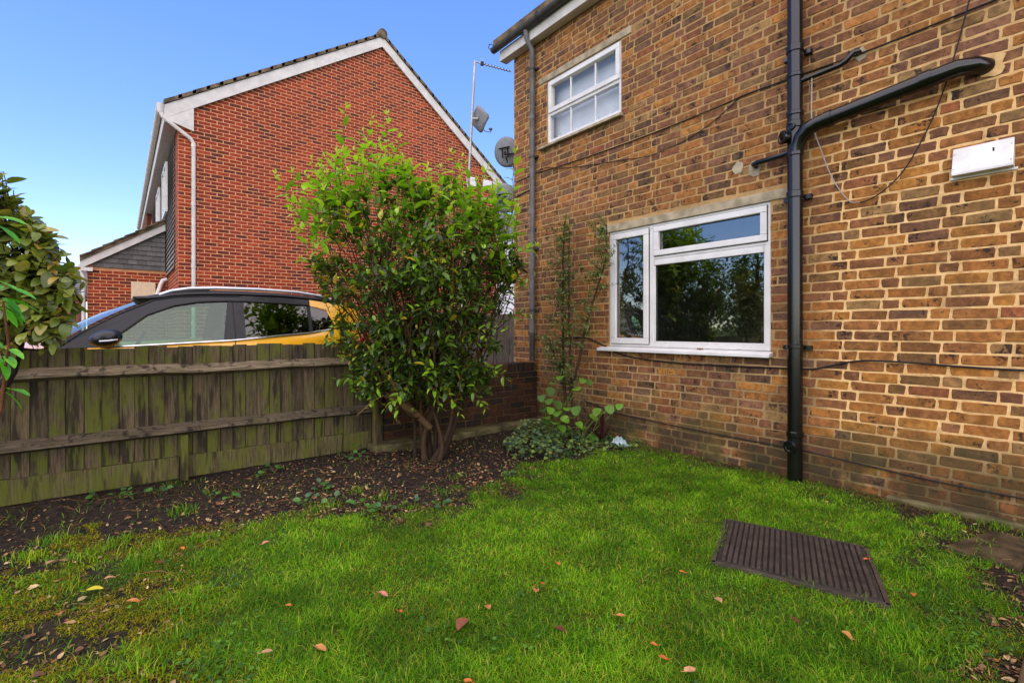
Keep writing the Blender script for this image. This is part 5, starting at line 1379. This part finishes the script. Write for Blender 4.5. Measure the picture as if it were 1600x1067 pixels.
# bright laurel shoots nearer
la = thing('laurel', (-0.56, 2.62, 0), 'bright green laurel shoots with long glossy leaves in front of the olive shrub', 'shrub')
ly = Leaves()
for (pts, lf) in ((((-0.56, 2.62, 0), (-0.50, 2.66, .5), at_depth(8, 600, 1.88), at_depth(14, 540, 1.86), at_depth(5, 470, 1.84)), ((14, 450, 60, 462), (10, 468, 70, 480), (8, 470, 40, 505), (4, 465, 25, 478), (0, 440, 14, 446), (2, 480, 20, 500), (4, 452, -20, 440), (6, 476, 34, 494))),
                  (((-0.56, 2.62, 0), (-0.52, 2.64, .45), at_depth(2, 640, 1.86), at_depth(8, 580, 1.86), at_depth(12, 545, 1.84)), ((10, 607, 48, 612), (6, 612, 26, 624), (6, 556, 30, 570), (10, 545, 36, 552), (0, 560, 20, 590), (4, 545, -16, 530))),
                  (((-0.56, 2.62, 0), (-0.5, 2.6, .5), (-.42, 2.58, 1.1), at_depth(-8, 345, 1.86)), ((-6, 340, 22, 342), (-4, 352, 18, 366), (-6, 330, -30, 320)))):
    P_ = [np.array(q_) for q_ in pts]; mb = MB(); mb.col = rgb(98, 62, 40); mb.tube(P_, [.008, .007, .006, .005, .003][:len(P_)], 7); mb.build('stem', M['bark'], la, smooth=True)
    for (xa, ya, xb, yb) in lf:
        p = np.array(at_depth(xa, ya, 1.86)); e = np.array(at_depth(xb, yb, 1.86 + rng.uniform(-.03, .03))); d = e - p; l = max(np.linalg.norm(d), .09)
        ly.add(p, d, np.array([0, 0, 1.0]) + rvec() * .35, l, .036, jitter_col(rgb(86, 164, 34) if rng.random() < .7 else rgb(112, 184, 50)), rng.uniform(.1, .3))
leaf_objects('leaf', *ly.args(), M['youngleaf'], la, fold=.16)

# ---------------------------------------------------------------- ivy and seedlings
IVY = [rgb(58, 84, 44), rgb(70, 96, 48), rgb(48, 72, 40), rgb(84, 108, 58)]
ivp = np.array([ground_pt(*q_) for q_ in ((785, 700), (800, 720), (870, 722), (930, 706), (1000, 702), (1010, 692), (960, 682), (900, 680), (850, 676), (815, 678))])
lv = Leaves(); cnt = 0
while cnt < 1500:
    x_, y_ = rng.uniform(ivp[:, 0].min(), ivp[:, 0].max()), rng.uniform(ivp[:, 1].min(), ivp[:, 1].max())
    if not in_poly(np.array([x_]), np.array([y_]), ivp)[0]: continue
    px = float(to_px(x_, y_, 0)[0]); hmax = .05 + .17 * math.exp(-((px - 825) / 32) ** 2) + .06 * math.exp(-((px - 890) / 30) ** 2)
    z = rng.uniform(0.01, hmax); th = rng.uniform(0, 6.28); l = rng.uniform(.02, .046)
    lv.add((x_, y_, z), (math.cos(th), math.sin(th), rng.uniform(-.5, .2)), unit(np.array([-.3, -.4, 1.0]) + rvec() * .4), l, l * .95, pick(IVY) if rng.random() < .8 else jitter_col(rgb(112, 128, 50)), .1); cnt += 1
tag(leaf_mesh('ivy', *lv.args(), M['leaf'], None, fine=dict(fold=.06, belly=.35, blunt=.1)), 'mat of small ivy leaves in the corner between wall and house', 'ivy', kind='stuff')
seed = [(545, 716, .10, 9), (565, 722, .08, 7), (415, 742, .06, 6), (430, 738, .05, 5), (330, 778, .045, 5), (155, 778, .05, 5), (188, 782, .05, 4), (208, 780, .045, 4), (250, 772, .06, 6), (505, 768, .06, 7), (480, 790, .05, 6), (600, 800, .06, 8), (560, 795, .06, 7),
        (648, 790, .05, 6), (690, 796, .05, 6), (800, 742, .06, 7), (355, 775, .05, 5), (520, 790, .05, 8), (575, 805, .05, 8)]
for (px, py, s, n) in seed:
    gx, gy = ground_pt(px, py); t = thing('ivy_seedling', (gx, gy, float(gz(gx, gy)[0])), 'small dark green weed seedling ' + ('on the soil at the foot of the fence' if (px < 360) else 'in the bed below the end post of the fence' if py < 745 and px < 700 else 'by the ivy mat at the corner of the bed' if px > 780 else 'at the ragged edge where soil meets lawn'), 'weed', 'weed seedlings on the soil bed')
    ly = Leaves(); st_ = MB(); st_.col = rgb(86, 92, 44)
    for k in range(n):
        e = np.array([gx + rng.uniform(-s, s), gy + rng.uniform(-s, s) * .8, float(gz(gx, gy)[0]) + rng.uniform(.02, .02 + s * .8)]); st_.tube(bent((gx, gy, float(gz(gx, gy)[0]) - .004), e, 3, .1), .0015, 4)
        d = unit(e - np.array([gx, gy, .0]) + rvec() * .03); l = rng.uniform(.03, .052); ly.add(e, d * np.array([1, 1, .2]), unit(np.array([-.2, -.3, 1.0]) + rvec() * .3), l, l * .85, jitter_col(rgb(76, 118, 48) if rng.random() < .6 else rgb(60, 94, 56)), .15)
    st_.build('stalk', M['bark'], t)
    leaf_mesh('leaves', *ly.args(), M['leaf'], t, fine=dict(fold=.08, blunt=.15))

# ================================================================== LAWN
def blades(x, y, h, w_, lean, C):
    n = len(x); z = gz(x, y); th = rng.uniform(0, 6.283, n); ph = th + rng.uniform(-.5, .5, n) + 1.57
    B = np.stack([x, y, z - .003], 1); S = np.stack([np.cos(ph), np.sin(ph), np.zeros(n)], 1) * (w_ / 2)[:, None]
    Ld = np.stack([np.cos(th), np.sin(th), np.zeros(n)], 1) * (lean * h)[:, None]
    up = np.zeros((n, 3)); up[:, 2] = h
    mid = B + Ld * .32 + up * .62; tip = B + Ld + up * rng.uniform(.75, 1.0, n)[:, None]
    V = np.stack([B - S, B + S, mid - S * .8, mid + S * .8, tip], 1)
    T = np.array([[0, 1, 3], [0, 3, 2], [2, 3, 4]])[None] + (np.arange(n) * 5)[:, None, None]
    return V.reshape(-1, 3), T.reshape(-1, 3), np.repeat(C, 5, 0)
def sample_view(n, d0=1.42, d1=5.3, tmax=1.14):
    dep = rng.uniform(d0, d1, n); t = rng.uniform(-tmax, tmax, n)
    return dep * (FX + t * FY), dep * (FY - t * FX)
MHP = np.array([(p.x, p.y) for p in (A, B, C, D)])
def free(x, y):
    ok = (x < WX - .03) & (y < 4.60)
    inside = in_poly(x, y, MHP); dm = edge_dist(x, y, MHP)
    ok &= ~(inside & (dm > 0.008)) & ~(~inside & (dm < 0.012) & (rng.random(x.shape) < .6))
    ok &= ~((x > 3.46) & (y < .5) & (y > -1) & (x < 4.0) & (rng.random(x.shape) < .5))
    ok &= ~((x > 2.34) & (y < .21))
    return ok
def grass_cols(n, x, y, thin_):
    pal = np.array([rgb(94, 142, 22)[:3], rgb(74, 126, 18)[:3], rgb(112, 154, 28)[:3], rgb(136, 162, 38)[:3], rgb(48, 98, 22)[:3], rgb(172, 158, 84)[:3]])
    tone = np.clip((vnoise(x, y, 2.3) * .45 + vnoise(x + 4, y + 7, 8) * .55 - .5) * 1.6 + .5, 0, 1)
    r = rng.random(n)
    w0 = np.stack([.30 + 0 * tone, .30 - .15 * tone, .14 + .2 * tone, .02 + .16 * tone ** 2 + .10 * thin_, .18 * (1 - tone), .055 + .05 * thin_], 1)
    cw = np.cumsum(w0 / w0.sum(1, keepdims=True), 1); k = (r[:, None] > cw).sum(1).clip(0, 5)
    C = pal[k] * rng.uniform(.72, 1.28, (n, 1)) * (.70 + .65 * tone[:, None]) * np.array([1.0, 1.0, .75]); return C
xa, ya = sample_view(600000); xb = rng.uniform(-3, 4.2, 40000); yb = rng.uniform(-1.5, 4.6, 40000)
x_ = np.concatenate([xa, xb]); y_ = np.concatenate([ya, yb])
a_, th_ = lawn_amount(x_, y_)
ok = (rng.random(len(x_)) < a_ * (.38 + .62 * vnoise(x_, y_, 10))) & free(x_, y_)
x_, y_, th_ = x_[ok], y_[ok], th_[ok]
n = len(x_)
tuft = vnoise(x_ + 11, y_ + 2, 4.5)
h = rng.uniform(.008, .028, n) * (.65 + .8 * tuft)
dep = x_ * FX + y_ * FY
w_ = rng.uniform(.0017, .0032, n) * np.clip(dep / 2.2, .85, 1.7)
V, T, C_ = blades(x_, y_, h, w_, rng.uniform(.3, 2.3, n), grass_cols(n, x_, y_, th_))
parts = [(V, T, C_)]
# longer tufts along the ragged edge and on the bed
tx, ty, thh = [], [], []
TU = [(525, 858, .09), (300, 885, .07), (230, 872, .075), (330, 870, .06), (210, 890, .07), (185, 850, .06), (285, 800, .085), (250, 855, .065), (300, 845, .06), (460, 825, .05), (510, 795, .05), (600, 780, .05), (745, 775, .05), (770, 760, .05), (830, 735, .05),
      (225, 1055, .06), (140, 870, .07), (80, 850, .06), (40, 880, .06), (120, 920, .05), (1390, 1020, .05), (1530, 880, .06), (1545, 860, .06), (1440, 785, .05), (1415, 770, .04), (1480, 820, .05), (1560, 830, .06), (1585, 850, .05), (960, 960, .045), (1000, 870, .045),
      (880, 1000, .045), (700, 1040, .045), (1200, 1000, .045), (560, 960, .04), (1340, 985, .05), (270, 760, .05), (300, 752, .04), (560, 770, .045), (690, 770, .05), (715, 745, .04), (870, 730, .05), (1310, 775, .04), (1275, 760, .04)]
TU += [(rng.uniform(250, 1540), 760 + 300 * rng.random() ** .7, rng.uniform(.03, .05)) for _ in range(130)]
for (px, py, hh) in TU:
    gx, gy = ground_pt(px, py); k = 90
    tx.append(gx + rng.normal(0, .045, k)); ty.append(gy + rng.normal(0, .045, k)); thh.append(np.full(k, hh) * rng.uniform(.5, 1.1, k))
tx = np.concatenate(tx); ty = np.concatenate(ty); thh = np.concatenate(thh); okk = free(tx, ty); okk &= (lawn_amount(tx, ty)[0] > .02) | (thh > .035) & (np.arange(len(tx)) < 43 * 90); tx, ty, thh = tx[okk], ty[okk], thh[okk]
parts.append(blades(tx, ty, thh, np.full(len(tx), .0034), rng.uniform(.3, 1.2, len(tx)), grass_cols(len(tx), tx, ty, np.zeros(len(tx)))))
# scattered thin blades on the bed, dry grass along the foot of the house
xa, ya = sample_view(26000, 1.6, 5.2); a_, _t = lawn_amount(xa, ya); ok = (a_ < .3) & (rng.random(len(xa)) < .09 + .25 * (vnoise(xa, ya, 6) > .62)) & free(xa, ya)
xa, ya = xa[ok], ya[ok]; parts.append(blades(xa, ya, rng.uniform(.02, .05, len(xa)), np.full(len(xa), .003), rng.uniform(.5, 1.8, len(xa)), grass_cols(len(xa), xa, ya, np.ones(len(xa)))))
yd = rng.uniform(-.3, 3.3, 5200); xd = WX - .03 - np.abs(rng.normal(0, .11, 5200)); ok = free(xd, yd); xd, yd = xd[ok], yd[ok]
cd_ = np.array([rgb(142, 112, 70)[:3], rgb(110, 84, 50)[:3], rgb(84, 100, 30)[:3]])[rng.integers(0, 3, len(xd))] * rng.uniform(.7, 1.2, (len(xd), 1))
parts.append(blades(xd, yd, rng.uniform(.006, .022, len(xd)), np.full(len(xd), .003), rng.uniform(1.0, 4.5, len(xd)), cd_))
off = 0; VV, TT, CC = [], [], []
for V, T, C_ in parts: VV.append(V); TT.append(T + off); CC.append(C_); off += len(V)
gr = np_mesh('grass', np.concatenate(VV), np.concatenate(TT), np.concatenate(CC), M['grass'])
tag(gr, 'lush short green lawn grass, ragged at its edges', 'grass', kind='stuff')
# moss
xm, ym = sample_view(380000, 1.42, 4.6); a_, t_ = lawn_amount(xm, ym); mo = vnoise(xm + 31, ym + 13, 4.2) * .65 + vnoise(xm, ym, 13) * .35
ok = (rng.random(len(xm)) < np.clip((mo - .44 + .10 * t_) * 7, 0, 1) * np.clip(t_ * 1.4 + .22, 0, 1) * (a_ > .004)) & free(xm, ym); xm, ym = xm[ok], ym[ok]
cm_ = np.array([rgb(142, 142, 16)[:3], rgb(158, 150, 26)[:3], rgb(116, 124, 14)[:3], rgb(124, 104, 28)[:3]])[rng.integers(0, 4, len(xm))] * rng.uniform(.75, 1.15, (len(xm), 1))
V, T, C_ = blades(xm, ym, rng.uniform(.006, .015, len(xm)), rng.uniform(.003, .006, len(xm)), rng.uniform(.3, 2., len(xm)), cm_)
tag(np_mesh('moss', V, T, C_, M['grass']), 'yellow green moss in the thin corner of the lawn', 'moss', kind='stuff')
# clover and other small round leaves
xc, yc = sample_view(26000, 1.45, 4.9); a_, t_ = lawn_amount(xc, yc); cl = vnoise(xc + 8, yc + 21, 5); ok = (a_ > .05) & (rng.random(len(xc)) < np.clip((cl - .42) * 2.2, .05, 1) * (.35 + .65 * (a_ < .8))) & free(xc, yc); xc, yc = xc[ok], yc[ok]; n = len(xc)
thc = rng.uniform(0, 6.28, n); Dv = np.stack([np.cos(thc), np.sin(thc), rng.uniform(-.2, .2, n)], 1); Nv = np.stack([rng.normal(0, .25, n), rng.normal(0, .25, n), np.ones(n)], 1); lc = rng.uniform(.008, .022, n)
cc = np.array([rgb(70, 112, 40)[:3], rgb(92, 134, 48)[:3], rgb(58, 96, 44)[:3]])[rng.integers(0, 3, n)] * rng.uniform(.8, 1.2, (n, 1))
o = leaf_mesh('clover', np.stack([xc, yc, gz(xc, yc) + rng.uniform(.008, .028, n)], 1), Dv, Nv, lc, lc * .9, cc, np.full(n, .1), M['grass'], None, fold=.05, w2=.9)
tag(o, 'clover and small round weed leaves among the grass', 'clover', kind='stuff')
# leaf litter and chips on the soil
xl, yl = sample_view(85000, 1.45, 5.6); a_, t_ = lawn_amount(xl, yl); ok = (a_ < .35) & (rng.random(len(xl)) > t_ * .75) & (yl < 4.66) & (xl < WX - .03) & (rng.random(len(xl)) < .15 + .75 * vnoise(xl + 2, yl, 4)); ok &= ~((xl > 3.0) & (rng.random(len(xl)) < .5)); xl, yl = xl[ok], yl[ok]; n = len(xl)
thc = rng.uniform(0, 6.28, n); Dv = np.stack([np.cos(thc), np.sin(thc), rng.uniform(-.2, .35, n)], 1); Nv = np.stack([rng.normal(0, .4, n), rng.normal(0, .4, n), np.ones(n)], 1); lc = rng.uniform(.008, .030, n) * np.where(rng.random(n) < .1, 1.6, 1)
cc = np.array([rgb(122, 92, 58)[:3], rgb(92, 64, 40)[:3], rgb(150, 120, 78)[:3], rgb(70, 50, 34)[:3], rgb(54, 42, 32)[:3], rgb(124, 74, 40)[:3], rgb(178, 152, 108)[:3]])[rng.choice(7, n, p=[.24, .18, .18, .14, .09, .08, .09])] * rng.uniform(.75, 1.25, (n, 1))
o = leaf_mesh('leaf_litter', np.stack([xl, yl, gz(xl, yl) + rng.uniform(.001, .010, n)], 1), Dv, Nv, lc, lc * rng.uniform(.3, .7, n), cc, rng.uniform(-.3, .4, n), M['litter'], None, fold=.15)
tag(o, 'brown leaf litter and wood chips on the dark soil bed', 'leaf litter', kind='stuff')
mb = MB()
xt, yt = sample_view(900, 1.7, 5.0); a_, _t = lawn_amount(xt, yt); ok = (a_ < .3) & (yt < 4.55) & (xt < 4.1); xt, yt = xt[ok], yt[ok]
for i in range(min(len(xt), 120)):
    th = rng.uniform(0, 6.28); ln = rng.uniform(.05, .24); z = float(gz(xt[i], yt[i])[0]) + .006
    mb.col = random.choice([rgb(98, 72, 46), rgb(122, 94, 62), rgb(74, 54, 38), rgb(110, 72, 46)])
    mb.tube(bent((xt[i], yt[i], z), (xt[i] + ln * math.cos(th), min(yt[i] + ln * math.sin(th), 4.6), z + rng.uniform(0, .02)), 4, .08), rng.uniform(.0012, .0028), 4)
tag(mb.build('twig_litter', M['bark']), 'thin fallen twigs scattered on the soil bed', 'twigs', kind='stuff')
# fallen leaves on the grass, each its own
FALL = [(599,926,'pink'),(625,953,'orange'),(722,973,'brown'),(762,949,'tan'),(872,884,'orange'),(876,988,'dark'),(838,926,'tan'),(417,1024,'pale'),(501,1018,'tan'),(731,1060,'orange'),(1022,1010,'orange'),(1122,936,'pale'),(1243,968,'dark'),(1036,1031,'orange'),(970,965,'tan'),
        (92,956,'tan'),(208,940,'tan'),(148,918,'yellow'),(172,900,'pale'),(78,883,'pale'),(415,852,'pink'),(249,878,'dark'),(285,856,'orange'),(1078,1050,'pale'),(1066,895,'orange'),(1352,874,'orange'),(1427,928,'orange'),(1323,992,'tan'),(1292,742,'pale'),(1365,768,'orange'),(848,914,'orange'),(450,944,'orange')]
FC = dict(pink=rgb(186, 122, 98), orange=rgb(186, 98, 42), brown=rgb(122, 76, 54), tan=rgb(170, 116, 62), dark=rgb(92, 46, 26), pale=rgb(176, 136, 100), yellow=rgb(190, 180, 50))
FL = dict(pink='pinkish brown fallen leaf lying on the grass', orange='small orange fallen leaf lying on the grass', brown='large curled brown fallen leaf lying in the middle of the lawn', tan='tan curled fallen leaf lying on the grass', dark='dark red brown fallen leaf lying on the grass', pale='pale beige fallen leaf lying on the grass', yellow='yellow lobed fallen leaf on the mossy corner of the lawn')
for (px, py, kd) in FALL:
    gx, gy = ground_pt(px, py, .025); s = dict(orange=.030, brown=.072, pink=.045, tan=.046, pale=.044, dark=.04, yellow=.055)[kd] * rng.uniform(.85, 1.15)
    th = rng.uniform(0, 6.28); z0_ = float(gz(gx, gy)[0]) + .024; vs = []; n = 7
    ct, st_ = math.cos(th), math.sin(th); cu = rng.uniform(.2, .6); tl = rng.uniform(-.3, .3)
    for i in range(n):
        t = i / (n - 1); wd = s * .62 * math.sin(math.pi * (t * .92 + .04)) ** .8 / 2
        for k in (-1, -.5, 0, .5, 1):
            u = (t - .5) * s; v = wd * k * (1 + .15 * rng.uniform(-1, 1)); zz = cu * abs(k) * wd * 1.2 + .25 * s * math.sin(t * 3.1) * tl + tl * u + rng.uniform(-.001, .001) + .006
            vs.append((u * ct - v * st_, u * st_ + v * ct, zz))
    mb = MB(); mb.col = jitter_col(FC[kd], .1) + (1,); mb.add(vs, [(i*5+j, i*5+j+1, (i+1)*5+j+1, (i+1)*5+j) for i in range(n-1) for j in range(4)])
    mb.tube([(-s * .5 * ct, -s * .5 * st_, .006), (-s * .85 * ct, -s * .85 * st_, .012)], .0012, 4)
    o = mb.build('fallen_leaf', M['litter'], smooth=True); o.location = (gx, gy, z0_); where = ('beside the manhole cover' if math.hypot(gx - mh.location.x, gy - mh.location.y) < .75 else 'near the foot of the house wall' if gx > 3.2 else 'on the thin mossy corner by the fence' if px < 330 else 'on the open lawn')
    tag(o, FL[kd].split(' lying')[0].split(' on the mossy')[0] + ' lying ' + where, 'leaf', 'fallen leaves on the lawn')
# one dead leaf on the window sill and one on the fence rail
for (loc, lb) in (((WX - .03, 2.42, 1.018), 'brown dead leaf lying on the lower window sill'), ((*on_y(345, 0, 4.70)[:1], 4.69, 0.935), 'small brown dead leaf lying on the fence rail')):
    mb = MB(); mb.col = rgb(120, 66, 38); vs = []
    for i in range(5):
        for k in (-1, 0, 1): vs.append((.012 * k * math.sin(.3 + i * .6), (i - 2) * .015, .004 + .012 * abs(k) + .004 * (i % 2)))
    mb.add(vs, [(i*3+j, i*3+j+1, (i+1)*3+j+1, (i+1)*3+j) for i in range(4) for j in range(2)]); o = mb.build('dead_leaf', M['litter'], smooth=True); o.location = loc; tag(o, lb, 'leaf')

# ================================================================== TREES BESIDE THE DRIVE (seen in the window glass)
def garden_tree(x, y, h, r_, label, n=1500):
    t = thing('garden_tree', (x, y, 0.09), label, 'tree', 'trees beside the drive'); mb = MB(); mb.col = rgb(62, 48, 36)
    mb.tube([(x, y, 0.05), (x + .05, y, h * .3), (x - .03, y + .05, h * .6), (x, y, h * .9)], [.12, .10, .07, .02], 10); mb.build('trunk', M['bark'], t, smooth=True)
    lv = Leaves(); tw = MB(); tw.col = rgb(58, 44, 32)
    for i in range(70):
        o = rvec(); p = np.array([x, y, h * .58]) + o * np.array([r_, r_, h * .42]) * rng.uniform(.5, 1.0)
        src = np.array([x, y, max(.5, p[2] - rng.uniform(.3, .9))]); path = bent(src, p, 5, .08); tw.tube(path, [.02, .016, .012, .008, .005, .003], 5, caps=False)
        for k in range(n // 70):
            q_ = p + rvec() * rng.uniform(0, .35); l = rng.uniform(.08, .14); lv.add(q_, unit(rvec() + np.array([0, 0, -.3])), unit(rvec() + np.array([0, 0, 1.0])), l, l * .45, pick(MID if rng.random() < .5 else DARK), .2)
    tag(leaf_mesh('crown', *lv.args(), M['leaf'], t), kind='stuff'); tw.build('limbs', M['bark'], t, smooth=True)
garden_tree(-4.6, 5.9, 3.6, 1.2, 'leafy green tree beside the drive, mirrored in the lower window', 2800)
garden_tree(-6.4, 8.4, 4.2, 1.6, 'taller leafy tree further along the drive, mirrored in the lower window', 2800)
